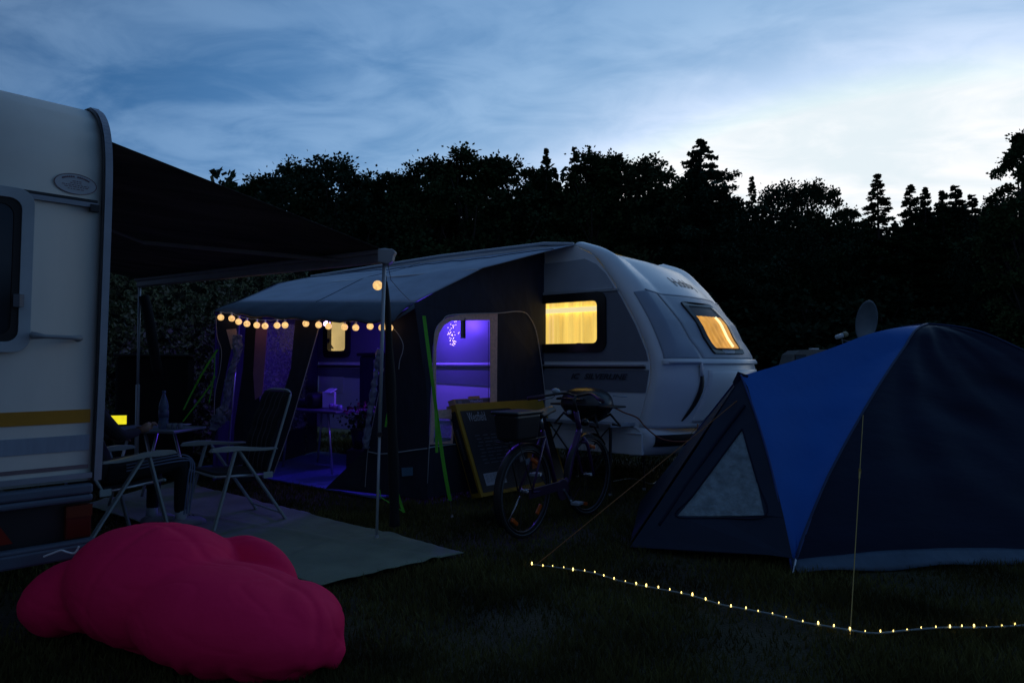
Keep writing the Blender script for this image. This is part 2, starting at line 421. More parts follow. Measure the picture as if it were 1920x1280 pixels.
BU = [broadleaf(21, 7, 4.2, 46, 110, low=.02, leaf=.4), broadleaf(22, 6, 4.6, 46, 110, low=.02, leaf=.4), broadleaf(23, 8, 3.8, 46, 110, low=.02, leaf=.4)]
tk = 0
def tree(name, meshes, px, py, Y, label, cat, base_h, wide=1.0, li=0, group='trees along the edge of the field'):
    """a tree whose top stands at (px, py) seen from the eye, Y metres off"""
    global tk
    top = atY(px, py, Y); s = top.z / base_h
    o = thing(name, label, cat, (top.x, top.y, 0), random.uniform(0, 6.28), group)
    for nm, me, m in (('trunk', meshes[0], BARK), ('crown', meshes[1], LEAF[li])):
        p = bpy.data.objects.new(nm, me); COL.objects.link(p); p.parent = o
        if not me.materials: me.materials.append(m)
        MW[p.name] = MW[o.name]
    wide = wide * (1.42 if name == 'broadleaf_tree' else 1.0)
    o.scale = (s * wide, s * wide, s); tk += 1
    return o
B, C_ = 'broadleaf_tree', 'conifer_tree'
rows = [
 (B, 5, 432, 331, 70, .50, 'narrow leafy tree at the left end of the tree line beside the dark canopy'),
 (B, 0, 505, 316, 72, .75, 'leafy tree second from the left end of the tree line, lower than its right neighbour'),
 (B, 1, 560, 290, 71, .80, 'ragged leafy tree with a pointed left shoulder, left of the widest left-hand crown'),
 (B, 2, 632, 282, 70, .80, 'wide loose-crowned leafy tree with sky gaps, above the left part of the awning roof'),
 (B, 3, 690, 318, 74, .8, 'low leafy crown filling the dip right of the wide loose-crowned tree'),
 (B, 4, 742, 312, 72, .75, 'leafy tree above the post with the bracket, its top lower than both neighbours'),
 (B, 0, 806, 287, 70, .75, 'leafy tree with a double knobbly top left of the tallest rounded crown'),
 (B, 3, 874, 263, 69, .95, 'tallest rounded leafy tree in the left half of the tree line'),
 (B, 4, 938, 281, 71, .85, 'leafy tree leaning on the right shoulder of the tallest rounded tree'),
 (C_, 1, 1024, 281, 72, .8, 'slim dark spruce whose bare tip rises left of the white caravan roof peak'),
 (B, 5, 990, 300, 75, .9, 'leafy crown just left of the slim bare-tipped spruce'),
 (C_, 2, 1077, 277, 71, .7, 'pointed dense conifer pressed against the left of a double-headed leafy tree'),
 (B, 3, 1112, 268, 69, .85, 'double-headed dense leafy tree above the caravan roof peak'),
 (B, 4, 1150, 274, 70, .7, 'right-hand leafy head beside the double-headed tree'),
 (B, 1, 1212, 282, 68, .85, 'round dense leafy tree left of the big flat-branched pine'),
 (C_, 3, 1313, 263, 66, .95, 'big solitary pine with flat see-through branches rising above the tree line'),
 (C_, 1, 1409, 333, 74, .7, 'small thin spruce tip right of the big flat-branched pine'),
 (B, 2, 1470, 332, 71, .65, 'broad leafy tree in the middle of the right-hand tree line'),
 (B, 0, 1522, 331, 72, .62, 'leafy tree sloping down to the low notch left of the lone feathery spruce'),
 (B, 5, 1590, 378, 74, .8, 'low feathery crown in the notch left of the lone spruce'),
 (C_, 1, 1645, 328, 68, 1.2, 'lone feathery spruce with spread open branches above the satellite dish'),
 (C_, 0, 1706, 347, 70, 1.0, 'dense spruce with a blunt top right of the lone feathery spruce'),
 (C_, 2, 1734, 352, 71, 1.0, 'thin pointed spruce squeezed between two blunt conifers'),
 (C_, 0, 1768, 358, 70, 1.0, 'blunt dark conifer above the peak of the dome tent'),
 (C_, 2, 1791, 349, 72, 1.3, 'sharp spiky spruce, tallest of the group right of the tent peak'),
 (C_, 2, 1822, 366, 73, 1.2, 'small spiky spruce at the left rim of the bright gap before the tall tree'),
 (B, 2, 1868, 361, 62, .50, 'spreading leafy branch-heavy tree at the foot of the tall right-hand tree'),
 (B, 5, 1914, 228, 56, .72, 'tall narrow leafy tree cut by the right edge of the photo'),
]
for k, (nm, i, px, py, Y, wd, lab) in enumerate(rows):
    bh = (22, 23, 21, 24, 22, 23)[i] * 1.02 if nm == B else (22, 22, 22, 23)[i]
    tree(nm, (BL if nm == B else CF)[i], px, py, Y, lab, 'tree', bh, wd, k % 4)
# trees left of and beyond the frame, hidden by caravan and canopy or just outside
for k, (px, py, Y) in enumerate([(-260, 300, 72), (-120, 280, 70), (20, 310, 73), (150, 300, 71), (270, 320, 73), (360, 350, 74), (2010, 300, 60), (2110, 320, 64), (2240, 300, 66)]):
    tree(B, BL[k % 6], px, py, Y, 'leafy tree of the same edge, behind the old caravan or outside the photo', 'tree', (22, 23, 21, 24, 22, 23)[k % 6] * .96, .9, k % 4)
# shrubs along the foot of the wood
for k in range(34):
    px = -260 + k * 74 + random.uniform(-20, 20); Y = random.uniform(60, 64)
    py = 682 - random.uniform(95, 150) * (1 if k < 22 else .95)
    tree('woodland_shrub', BU[k % 3], px, py, Y + 1, 'dense dark shrub in the black row at the foot of the wood', 'shrub', (7, 6, 8)[k % 3] * .96, 1.25, 3, 'shrubs along the foot of the wood')
# the wood behind, one dark mass
cen = []; gn = np.random.default_rng(77)
for i in range(1150):
    x = gn.uniform(-95, 95); y = gn.uniform(76, 92)
    top_ = 21.0 if x < 26 else 17.2
    z = gn.uniform(0, 1) ** .8 * (top_ + 2.2 * noise.noise(Vector((x * .11, 0, 0))))
    p = gn.normal(size=(90, 3)); p /= np.linalg.norm(p, axis=1)[:, None]; p *= (gn.random(90) ** .4)[:, None] * np.array([3.2, 3.2, 2.6]); cen.append(p + np.array([x, y, z]))
v, f = quads('wood', np.concatenate(cen), 1.15, seed=5)
tag(ob('far_woodland', np_mesh('far_woodland', v, f), LEAF[3]), 'dark inner mass of the wood behind the single trees', 'woodland', kind='stuff')
# ------------------------------------------------------------------ the white touring caravan
RAIL = Vector((.697, 7.394, 0)); CU = Vector((.79959, -.60054, 0)); CV = Vector((.60054, .79959, 0))
CYAW = math.atan2(CU.y, CU.x)
car = thing('touring_caravan', 'modern white touring caravan with grey panels and yellow lit windows, behind the awning', 'caravan', RAIL, CYAW)
def CL(x, y, z=0): return RAIL + CU * x + CV * y + Vector((0, 0, z))
WID = 2.38
SEAM = [(-4.75, 2.42), (-4.55, 2.58), (-3.9, 2.635), (-2, 2.64), (-.6, 2.63), (-.02, 2.59), (.226, 2.46), (.38, 2.27), (.566, 1.99), (.728, 1.70), (.845, 1.43), (.873, 1.31), (.872, 1.15), (.824, .98), (.763, .78), (.74, .66)]
# side walls (near and far), closed polygons with a hole for each near window
low = [(.76, .5), (-4.9, .5), (-5.0, 1.0), (-4.95, 1.9)]
outline = SEAM[::-1] + []
outline = [(x, z) for x, z in SEAM] + low
W1 = rrect(1.30, .50, .06, 4, -.345, 1.745)      # front window opening  x -0.995..0.305
W2 = rrect(.44, .52, .06, 4, -3.985, 1.72)
mb = MB(); mb.poly([outline, W1, W2], lambda a, b: (a, 0, b)); mb.poly([outline], lambda a, b: (a, WID, b))
mb.build('side_wall', WHITE2, car, solid=.02)
# grey fields on the side
def field(name, pts, m, off, label=None, holes=()):
    b = MB(); b.poly([pts] + list(holes), lambda a, z: (a, off, z), thick=(0, .010, 0)); return b.build(name, m, car, label=label)
def seam_x(z): 
    for (x0, z0), (x1, z1) in zip(SEAM[4:], SEAM[5:]):
        if z1 <= z <= z0: return lerp(x0, x1, (z0 - z) / (z0 - z1))
    return .75
band = [(-4.9, 2.06), (-4.95, 1.33)] + [(seam_x(z) - .015, z) for z in (1.33, 1.43, 1.55, 1.7, 1.85, 1.99, 2.06)]
field('window_band', band, GREYD, -.022, 'dark grey band round the side windows', (rrect(1.46, .62, .09, 4, -.345, 1.745), rrect(.58, .64, .09, 4, -3.985, 1.72)))
field('upper_panel', [(-4.5, 2.09), (-4.5, 2.42)] + [(-.10, 2.42), (.12, 2.43), (.26, 2.36)] + [(seam_x(z) - .02, z) for z in (2.25, 2.15, 2.09)], GREYL, -.020)
field('stripe_panel', [(-4.9, 1.14), (-.28, 1.01), (seam_x(1.01) - .01, 1.01), (seam_x(1.2) - .01, 1.24), (-4.9, 1.24)], GREYD, -.020)
b = MB(); b.box((-2.05, -.030, 1.285), (5.75, .03, .014)); b.build('upper_strip', ALU, car)
b = MB(); b.box((-2.05, -.026, 1.262), (5.75, .022, .022)); b.build('lower_strip', BLACK, car)
b = MB(); b.box((.01, -.022, 2.072), (1.02, .03, .022)); b.tube([(-2.4, -.03, 2.086), (.46, -.03, 2.086)], .010, 6); b.build('rain_strip', ALUW, car)
lettering('IC', .082, lambda x, y: (-.005 + x * 1.22, -.034, 1.165 + y * .95), TXTB, car, shear=.35, bold=.003)
lettering('SILVERLINE', .082, lambda x, y: (.36 + x * 1.22, -.034, 1.165 + y * .95), TXTB, car, shear=.35, bold=.003)

# roof skin
b = MB(); prof = SEAM[:7]
def roofp(u, t):
    p = poly_at([(x, 0, z) for x, z in SEAM[:6]], u); y = t * WID; e = min(t, 1 - t) * WID
    return (p.x, y, p.z + .03 * min(1, e / .2))
b.grid(roofp, 40, 12); b.build('roof', WHITE2, car, True)
b = MB(); b.tube([(-4.6, -.02, 2.60), (-2, -.025, 2.655), (-.4, -.025, 2.645), (-.02, -.02, 2.60)], .020, 8); b.build('awning_rail', ALUW, car, True)
b = MB(); b.grid(lambda u, t: (poly_at([(x, 0, z) for x, z in [(-4.75, 2.42), (-4.9, 1.9), (-5.0, 1.0), (-4.9, .5)]], u).x, t * WID, lerp(2.42, .5, u)), 8, 2); b.build('rear_wall', WHITE2, car, True)
# bulging front made as one surface function: y across, s down the profile
FRP = [Vector((x, 0, z)) for x, z in SEAM[5:]]
FRP = smooth_curve(FRP, 4)
def front(y, s, off=0):
    p = poly_at(FRP, s); a = poly_at(FRP, max(0, s - .02)); c = poly_at(FRP, min(1, s + .02)); t = (c - a).normalized(); nrm = Vector((-t.z, 0, t.x))
    if nrm.x < 0: nrm = -nrm
    e = min(y, WID - y)
    m = lerp(.045, .10, min(1, s / .3)) * math.sqrt(max(0, 1 - (1 - min(e / .15, 1)) ** 2)) if s < .72 else .10 * math.sqrt(max(0, 1 - (1 - min(e / .25, 1)) ** 2))
    dip = .06 * min(1, max(0, (e - .17) / .25)) * (1 if s < .6 else max(0, 1 - (s - .6) / .12))
    bl = .06 + .40 * min(1, s / .52)
    bulge = bl * (1 - ((y - WID / 2) / (WID / 2)) ** 2) * (1 if s < .62 else 1.0)
    if s > .695: bulge += .05 * min(1, e / .3) * math.sin(min(1, (s - .695) / .2) * math.pi / 2)
    q = p + nrm * (m - dip + off) + Vector((bulge, 0, 0)); return Vector((q.x, y, q.z))
def fpart(name, y0, y1, s0, s1, m, off=0, nu=24, nv=16, label=None, thick=.012, y0b=None, y1b=None):
    y0b = y0 if y0b is None else y0b; y1b = y1 if y1b is None else y1b; b = MB()
    b.grid(lambda u, v: front(lerp(lerp(y0, y0b, v), lerp(y1, y1b, v), u), lerp(s0, s1, v), off), nu, nv)
    o = b.build(name, m, car, True, label=label)
    md = o.modifiers.new('s', 'SOLIDIFY'); md.thickness = thick; md.offset = 1
    return o
SW = .375; SB = .705    # where the cap ends and the waist sits on the profile
fpart('front_shell', 0, WID, 0, 1, WHITE2, 0, 70, 60)
fpart('corner_panel', .045, .30, SW, SB - .012, GREYP, .016, 24, 60, y1b=.40, thick=.006)
fpart('corner_panel', WID - .38, WID - .05, SW, SB - .012, GREYP, .016, 24, 60, y0b=WID - .5, thick=.006)
fpart('centre_panel', .32, WID - .42, SW, SB - .012, GREYL, .018, 40, 60, y0b=.43, y1b=WID - .54, thick=.006)
fpart('cap_edge', .16, WID - .16, SW - .012, SW - .003, GREYP, .018, 60, 2, thick=.006)
# front window: frame, lit blind, glass
def fquad(y0, y1, s0, s1, r=.15):
    return rrect(y1 - y0, s1 - s0, .03, 4, (y0 + y1) / 2, (s0 + s1) / 2)
FO = fquad(.57, 1.17, .41, .675); FI = fquad(.625, 1.115, .432, .655)
def densify(lp, k=4):
    out = []
    for i in range(len(lp)):
        a = lp[i]; c = lp[(i + 1) % len(lp)]
        for j in range(k): out.append((lerp(a[0], c[0], j / k), lerp(a[1], c[1], j / k)))
    return out
fw = MB(); fw.poly([densify(FO), densify(FI)], lambda y, s: front(y, s, .045), thick=(-.03, 0, -.02)); fwo = fw.build('front_window', BLACKG, car)
b = MB(); b.grid(lambda u, v: front(lerp(.625, 1.115, u), lerp(.432, .655, v), .042), 10, 10); b.build('pane', GLASS, fwo, True)
b = MB(); b.grid(lambda u, v: front(lerp(.635, 1.11, u), lerp(.485, .65, v), .032 + .003 * math.sin(u * 40)), 40, 8); b.build('blind', CURTO, fwo, True)
b = MB(); b.grid(lambda u, v: front(lerp(.635, 1.11, u), lerp(.435, .485, v), .032), 10, 4); b.build('blind_box', mat('blind_box', (.10, .06, .05), .5), fwo, True)
b = MB(); b.tube([front(.96, .49 + .155 * k / 6, .040) for k in range(7)], .016, 6); b.build('blind_edge', GLOWW, fwo, True)
# handles and waist ledge
fpart('waist_ledge', .03, WID - .03, SB - .006, SB + .012, WHITE2, .030, 50, 3, thick=.02)
for y0, y1 in ((.06, .33), (WID - .4, WID - .12)):
    b = MB(); b.tube([front(y0, SB + .004, .04)] + [front(lerp(y0, y1, k / 8), SB + .004, .075) for k in range(9)] + [front(y1, SB + .03, .06), front(y1 + .005, SB + .055, .05)], [.012] + [.016] * 9 + [.018, .016], 8); b.build('grab_handle', WHITE, car, True)
# locker: dark slot between the halves of the gas locker
sl = []
for k in range(13):
    t = k / 12; s = lerp(SB + .015, .96, t); yy = .30 + .08 * math.sin((1 - t) * 2.4) - .05 * t; wdt = .006 + .022 * math.sin(t * math.pi) ** .8
    sl.append((yy, s, wdt))
b = MB(); vs = []
for yy, s, w_ in sl: vs += [front(yy - w_, s, .026), front(yy + w_, s, .026)]
b.add(vs, [(2 * i, 2 * i + 1, 2 * i + 3, 2 * i + 2) for i in range(12)]); b.build('locker_slot', BLACK, car, True, solid=.004)
fpart('locker_door', .46, WID - .16, SB + .035, .97, WHITE2, .012, 30, 16, y0b=.36)
b = MB(); b.poly([[(.02, .975), (.02, .93), (.10, .925), (.30, .94), (.42, .975)]], lambda y, s: front(y, s, .008)); b.build('lower_trim', BLACK, car)
# bumper skirt with a dark vent
def bump(u, v):
    y = lerp(-.02, WID + .02, u); prof = [(.02, .665), (.09, .64), (.14, .58), (.13, .50), (.06, .42), (.0, .37)]
    p = poly_at([(x, 0, z) for x, z in prof], v); e = min(y + .02, WID + .02 - y)
    c = .10 * math.sqrt(max(0, 1 - (1 - min(e / .3, 1)) ** 2)) - .10
    return (.74 + p.x + c + .38 * (1 - ((y - WID / 2) / (WID / 2 + .02)) ** 2), y, p.z)
b = MB(); b.grid(bump, 50, 14); b.build('bumper', WHITE2, car, True, solid=.02)
b = MB(); b.grid(lambda u, v: Vector(bump(lerp(.03, .42, u), lerp(.34, .66, v))) + Vector((.014, -.012, -.004)), 20, 4, keep=lambda u, v: True); b.build('vent', BLACK, car, True)
b = MB(); b.box((-2.06, -.012, .485), (5.70, .05, .21)); b.box((-2.06, -.036, .598), (5.70, .03, .02)); b.build('skirt', WHITE2, car, bevel=.008)
b = MB(); b.box((-2.0, WID / 2, .42), (5.2, WID - .1, .06)); b.build('floor_pan', BLACK, car)
for y in (.12, WID - .12):
    b = MB(); M_ = Matrix.Rotation(R(90), 4, 'X'); b.lathe([(.18, -.09), (.30, -.09), (.32, -.06), (.32, .06), (.30, .09), (.18, .09)], (-2.3, y, .30), 24, M_); w_ = b.build('wheel', RUB, car, True)
    b = MB(); b.lathe([(.17, -.06), (.19, 0), (.17, .06)], (-2.3, y, .30), 20, M_); b.build('rim', ALU, w_, True)
# drawbar and jockey wheel ahead of the body
b = MB(); b.bar((.6, .55, .40), (2.15, WID / 2, .42), .06, .1); b.bar((.6, WID - .55, .40), (2.15, WID / 2, .42), .06, .1); b.tube([(2.0, WID / 2, .05), (2.0, WID / 2, .75)], .025, 8); b.box((2.0, WID / 2, .08), (.2, .06, .16)); b.build('drawbar', ALUW, car)
# name on the front cap
def hob(x, y): return front(1.14 + x, .272 - y * .62, .016)
vs, fs = text_verts('Hobby', .25, .12, .003, 4); b = MB(); b.add([hob(v.x * .84, v.y * .56) for v in vs], fs); b.build('lettering', TXTB, car, True)
b = MB()
# side windows: frame, glass, curtain, glow strip
def side_window(x0, x1, z0, z1, curt, folds, lamp, label):
    cxm, czm, w, h = (x0 + x1) / 2, (z0 + z1) / 2, x1 - x0, z1 - z0
    b = MB(); b.poly([rrect(w + .15, h + .14, .09, 5, cxm, czm), rrect(w - .05, h - .05, .05, 5, cxm, czm)], lambda a, z: (a, -.045, z), thick=(0, .05, 0))
    fr = b.build('window', BLACKG, car, label=label)
    b = MB(); b.box((cxm, -.034, czm), (w - .04, .004, h - .04)); b.build('pane', GLASS, fr)
    b = MB()
    if folds:
        b.grid(lambda u, v: (lerp(x0, x1, u), .06 + .018 * math.sin(u * 46 + 2 * math.sin(u * 7)) * (.6 + .4 * v) + .006 * math.sin(u * 130), lerp(z0, z1, v)), 150, 3)
    else: b.box((cxm, .07, czm), (w + .04, .01, h + .04))
    b.build('curtain', curt, fr, folds)
    if lamp:
        b = MB(); b.box((cxm + .1, .03, z1 - .105), (w - .32, .012, .055)); b.build('glow_strip', GLOWW, fr, bevel=.01)  # no real fixture: glowing bar added for the bright band near the curtain top
    b = MB()
    for sx in (-.3, .3): b.box((cxm + sx * w, -.02, z0 + .02), (.05, .02, .018))
    b.build('catch', BLACK, fr)
    return fr
side_window(-.995, .305, 1.495, 1.995, CURT, True, True, 'wide side window with glowing yellow curtain')
w2 = side_window(-4.205, -3.765, 1.46, 1.98, CREAMW, False, False, 'small side window with pale yellow blind, seen under the awning')
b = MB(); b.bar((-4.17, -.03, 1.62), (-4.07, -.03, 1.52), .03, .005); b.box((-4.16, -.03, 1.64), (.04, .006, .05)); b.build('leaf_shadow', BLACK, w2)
hatch = MB(); hatch.box((-3.95, -.012, 1.0), (.22, .02, .24)); hatch.build('service_hatch', WHITE, car, bevel=.01)
b = MB(); b.box((-2.45, -.014, 1.45), (.62, .02, 1.75)); b.build('entrance_door', GREYL, car, bevel=.02)

# ------------------------------------------------------------------ the awning on its side
aw = thing('caravan_awning', 'large grey roofed awning with dark walls, pulled out from the side of the white caravan', 'awning', (-1.4, 7.2, 0))
def A(name, b, m, smooth=False, **k): return b.build(name, m, aw, smooth, world=True, **k)
C1 = atY(776, 567, 6.5); CR = atY(447, 566, 7.5); RB = CL(-4.55, 0, 2.60); RF = CL(.0, 0, 2.60)
BASE0 = Vector(((797 - 960) / 1280 * 6.5, 6.5, 0)); BASE1 = CL(-.405, .012)
sdir = (BASE1 - BASE0); sdir = (sdir.x, sdir.y)
BRK = onplane(905, 500, C1, ((RF - C1).x, (RF - C1).y))
BRL = CR.lerp(RB, .45) + Vector((0, 0, .07))
roofR = [C1, BRK, RF]; roofL = [CR, BRL, RB]
def roofpt(u, v):
    # u: front -> caravan, v: right -> left
    sag = .03 * math.sin(math.pi * u) * math.sin(math.pi * v) + .012 * math.sin(v * 19 + u * 4) * math.sin(math.pi * u)
    a = poly_at(roofR, u) if 0 else (C1.lerp(BRK, u / .45) if u < .45 else BRK.lerp(RF, (u - .45) / .55))
    c = (CR.lerp(BRL, u / .45) if u < .45 else BRL.lerp(RB, (u - .45) / .55))
    return a.lerp(c, v) - Vector((0, 0, sag))
b = MB(); b.grid(roofpt, 20, 40); A('roof', b, ROOFF, True, solid=.006)
for v0 in (.52,):
    b = MB(); b.tube([roofpt(k / 12, v0) + Vector((0, 0, .004)) for k in range(13)], .006, 5); A('roof_seam', b, VALF)
b = MB(); b.tube([roofpt(.86 + .02 * math.sin(v * 3), v / 20) + Vector((0, 0, .006)) for v in range(21)], .008, 5); A('roof_seam', b, VALF)
VL = atY(402, 585, 7.45); VR = atY(737, 603, 6.36)
# skirted valance: a broad slate strip hanging from the eave
def val(u, v):
    top = C1.lerp(CR, u) ; bot = VR.lerp(VL, u) + Vector((0, 0, -.02 * math.sin(u * math.pi)))
    p = top.lerp(bot, v); p.z += .012 * math.sin(u * 40) * v; p += Vector((-.3, -.5, 0)) * .05 * math.sin(v * math.pi); return p
b = MB(); b.grid(val, 50, 8); b.add([C1, VR, atY(797, 566, 6.52)], [(0, 1, 2)]); A('valance', b, VALF, True, solid=.004)
b = MB(); b.tube([val(k / 30, 1) - Vector((0, 0, .005)) for k in range(31)], .010, 6); A('valance_hem', b, BLACK)
b = MB(); b.add([CR, VL, BRL, RB], [(0, 1, 2), (2, 1, 3)]); A('roof_side_flap', b, VALF, solid=.004)
# right side wall
def SP(px, py): return onplane(px, py, BASE0, sdir)
slen = math.hypot(*sdir); sd2 = Vector((sdir[0] / slen, sdir[1] / slen, 0))
def to2(p): return ((p - BASE0).dot(sd2), p.z)
def from2(off=0.0):
    nn = Vector((sd2.y, -sd2.x, 0))
    def f(a, z):
        w = .02 * noise.noise(Vector((a * 2.2, z * .9, 3))) + .010 * noise.noise(Vector((a * 9, z * 1.2, 1)))
        return BASE0 + sd2 * a + Vector((0, 0, z)) + nn * (off + w)
    return f
def P2(*pts): return [to2(SP(*p)) for p in pts]
roof_s = [roofpt(i / 60, j / 80) for i in range(61) for j in range(41)]
def roof_z(a):
    p = BASE0 + sd2 * a; return min(roof_s, key=lambda r: (r.x - p.x) ** 2 + (r.y - p.y) ** 2).z - .003
wall_o = P2((777, 569)) + [(slen * k / 14, roof_z(slen * k / 14)) for k in range(1, 15)] + [(slen, 1.2), (slen, .03), (0, .03)] + [to2(SP(799, 840)), to2(SP(795, 700))]
fr_o = P2((803, 833), (806, 760), (810, 690), (811, 650), (814, 625), (823, 606), (838, 595), (860, 590), (932, 587), (931, 700), (930, 772), (880, 776), (851, 780), (848, 831))
pane = P2((817, 768), (816, 700), (817, 650), (822, 625), (832, 609), (846, 601), (918, 600), (918, 690), (918, 764), (870, 765))
pane2 = P2((815, 784), (847, 785), (845, 826), (811, 829))
b = MB(); b.poly([wall_o, fr_o], from2(0)); A('side_wall', b, DFAB, solid=.004)
b = MB(); b.poly([fr_o, pane, pane2], from2(.006)); A('window_frame', b, PEACH, solid=.004, label='peach webbing round the clear side window')
b = MB(); b.poly([pane], from2(.0)); A('window_pane', b, VINYL)
b = MB(); b.poly([pane2], from2(.0)); A('lower_pane', b, VINYLR)
def pipe(name, pts, fn, r=.005, m=None, n=5):
    q = smooth_curve([fn(*p) for p in pts], n); b = MB(); nn = Vector((sd2.y, -sd2.x, 0)) * .016
    b.tube([p + nn for p in q], r, 5); return A(name, b, m or PIPING)
pipe('door_piping', [(799, 905), (803, 835), (811, 700), (813, 626), (828, 601), (848, 590), (932, 587), (963, 584), (982, 586), (992, 596), (1003, 620), (1012, 670), (1020, 740), (1022, 800)], SP)
pipe('zip', [(914, 603), (914, 680), (914, 760)], SP, .003, BLACK)
# front wall plane: from the right corner to the left one
FL = Vector(((402 - 960) / 1280 * 7.45, 7.45, 0)); fdir = ((FL - BASE0).x, (FL - BASE0).y)
flen = math.hypot(*fdir); fd = Vector((fdir[0] / flen, fdir[1] / flen, 0)); fn_ = Vector((-fd.y, fd.x, 0)); fn_ = fn_ if fn_.y < 0 else -fn_
def FP(px, py, off=0): return onplane(px, py, BASE0 + fn_ * off, fdir)
def fpoly(name, pts, m, off=0, wav=.02, label=None, holes=()):
    b = MB(); t2 = lambda p: ((p - BASE0).dot(fd), p.z)
    def f(a, z): return BASE0 + fd * a + Vector((0, 0, z)) + fn_ * (off + wav * noise.noise(Vector((a * 3, z, off))))
    b.poly([[t2(FP(*p)) for p in pts]] + [[t2(FP(*p)) for p in h] for h in holes], f); return A(name, b, m, solid=.004, label=label)
fpoly('front_panel', [(728, 600), (779, 569), (795, 640), (800, 740), (803, 840), (801, 905), (801, 937), (700, 925), (612, 915), (618, 908), (650, 877), (686, 840), (705, 760), (722, 690)], DFAB)
fpoly('front_panel', [(554, 600), (604, 601), (592, 640), (570, 710), (548, 790), (530, 845), (512, 888), (497, 880), (505, 830), (525, 760), (545, 690)], DFAB)
fpoly('corner_strip', [(404, 590), (450, 590), (436, 640), (425, 690), (414, 750), (408, 800), (402, 830), (396, 830), (402, 760), (410, 690), (412, 650)], DFAB)
fpoly('inner_curtain', [(446, 592), (478, 592), (470, 700), (474, 800), (478, 900), (420, 915), (425, 800), (440, 690)], DFAB, -.12)
pipe('piping', [(597, 612), (585, 655), (562, 735), (538, 815), (512, 886)], lambda x, y: FP(x, y, .01))
pipe('piping', [(404, 592), (406, 630), (414, 655), (412, 690), (402, 740), (401, 790)], lambda x, y: FP(x, y, .01), .004)
pipe('hem_tape', [(688, 846), (712, 850), (738, 848), (775, 843), (799, 840)], lambda x, y: FP(x, y, .02), .006, ALUW)
pipe('hem_tape', [(800, 839), (826, 835), (852, 832)], lambda x, y: SP(x, y), .006, ALUW)
pipe('piping', [(718, 690), (698, 790), (688, 846), (683, 912)], lambda x, y: FP(x, y, .02), .003)
pipe('loose_cord', [(737, 617), (746, 628), (754, 645), (753, 660), (748, 675), (746, 692)], lambda x, y: FP(x, y, .05), .004, ALUW)
fpoly('care_patch', [(755, 876), (776, 875), (776, 890), (756, 892)], mat('blue_patch', (.10, .22, .34), .6), .02, 0)
# rolled up clear panels
def rolled(pts, r):
    q = smooth_curve([FP(x, y, .06) for x, y in pts], 6); b = MB(); n = len(q)
    rs = [r * (1 + .12 * math.sin(i * .5)) for i in range(n)]; b.tube(q, rs, 14)
    b.v = [v + Vector((noise.noise(v * 26), noise.noise(v * 26 + Vector((9, 0, 0))), noise.noise(v * 18))) * r * .8 for v in b.v]; return A('rolled_window', b, VINYLR)
rolled([(446, 628), (444, 660), (434, 700), (426, 740), (420, 770)], .040)
rolled([(424, 772), (414, 784), (404, 796)], .065)
rolled([(712, 655), (706, 690), (702, 720), (696, 760), (690, 800), (686, 840)], .028)
fpoly('webbing', [(428, 618), (446, 616), (449, 650), (437, 655)], PEACH, .03)
# far end wall with its violet window
wl = RB - Vector((0, 0, 0)); EB = CL(-4.42, -.02); edir = ((EB - FL).x, (EB - FL).y)
def EP(px, py): return onplane(px, py, FL, edir)
el = math.hypot(*edir); ed = Vector((edir[0] / el, edir[1] / el, 0))
def e2(p): return ((p - FL).dot(ed), p.z)
def ef(off=0): 
    nn = Vector((ed.y, -ed.x, 0))
    return lambda a, z: FL + ed * a + Vector((0, 0, z)) + nn * (off + .02 * noise.noise(Vector((a * 3, z, 2))))
eo = [(0, .03), (el, .03), (el, 2.5), (el * .5, 2.3), (0, 1.9)]
ew = [e2(EP(*p)) for p in ((486, 604), (482, 700), (474, 830), (574, 800), (572, 604))]
ew = [(max(.05, min(el - .1, a)), max(.4, min(1.85, z))) for a, z in ew]
b = MB(); b.poly([eo, ew], ef(0)); A('end_wall', b, DFAB, solid=.004)
b = MB(); b.poly([ew], ef(0)); A('end_window', b, VINYL)
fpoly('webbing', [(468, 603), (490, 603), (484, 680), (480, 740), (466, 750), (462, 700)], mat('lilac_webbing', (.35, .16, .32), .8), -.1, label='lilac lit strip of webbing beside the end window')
# poles
for nm, a, c in (('pole', BASE0 + Vector((-.03, .06, 0)), C1 + Vector((-.02, .06, -.03))), ('pole', FL + Vector((.1, .1, 0)), CR + Vector((0, .06, -.05))),
                 ('pole', BRK - Vector((.05, 0, .03)), BRL - Vector((0, 0, .05))), ('pole', C1 + Vector((-.02, .06, -.03)), CR + Vector((0, .06, -.04)))):
    b = MB(); b.tube([a, c], .013, 8); A(nm, b, ALU, True)
# floor boards of the awning
fl_ = thing('awning_floor', 'ribbed blue ground mat laid inside the awning', 'ground mat', CL(-2.75, -.92, .0), CYAW)
b = MB(); k = 0
for i in range(34):
    b.box((0, -.88 + i * .055, .012), (3.3, .047, .016))
b.build('rib', mat('floor_ribs', (.10, .16, .42), .7), fl_); 
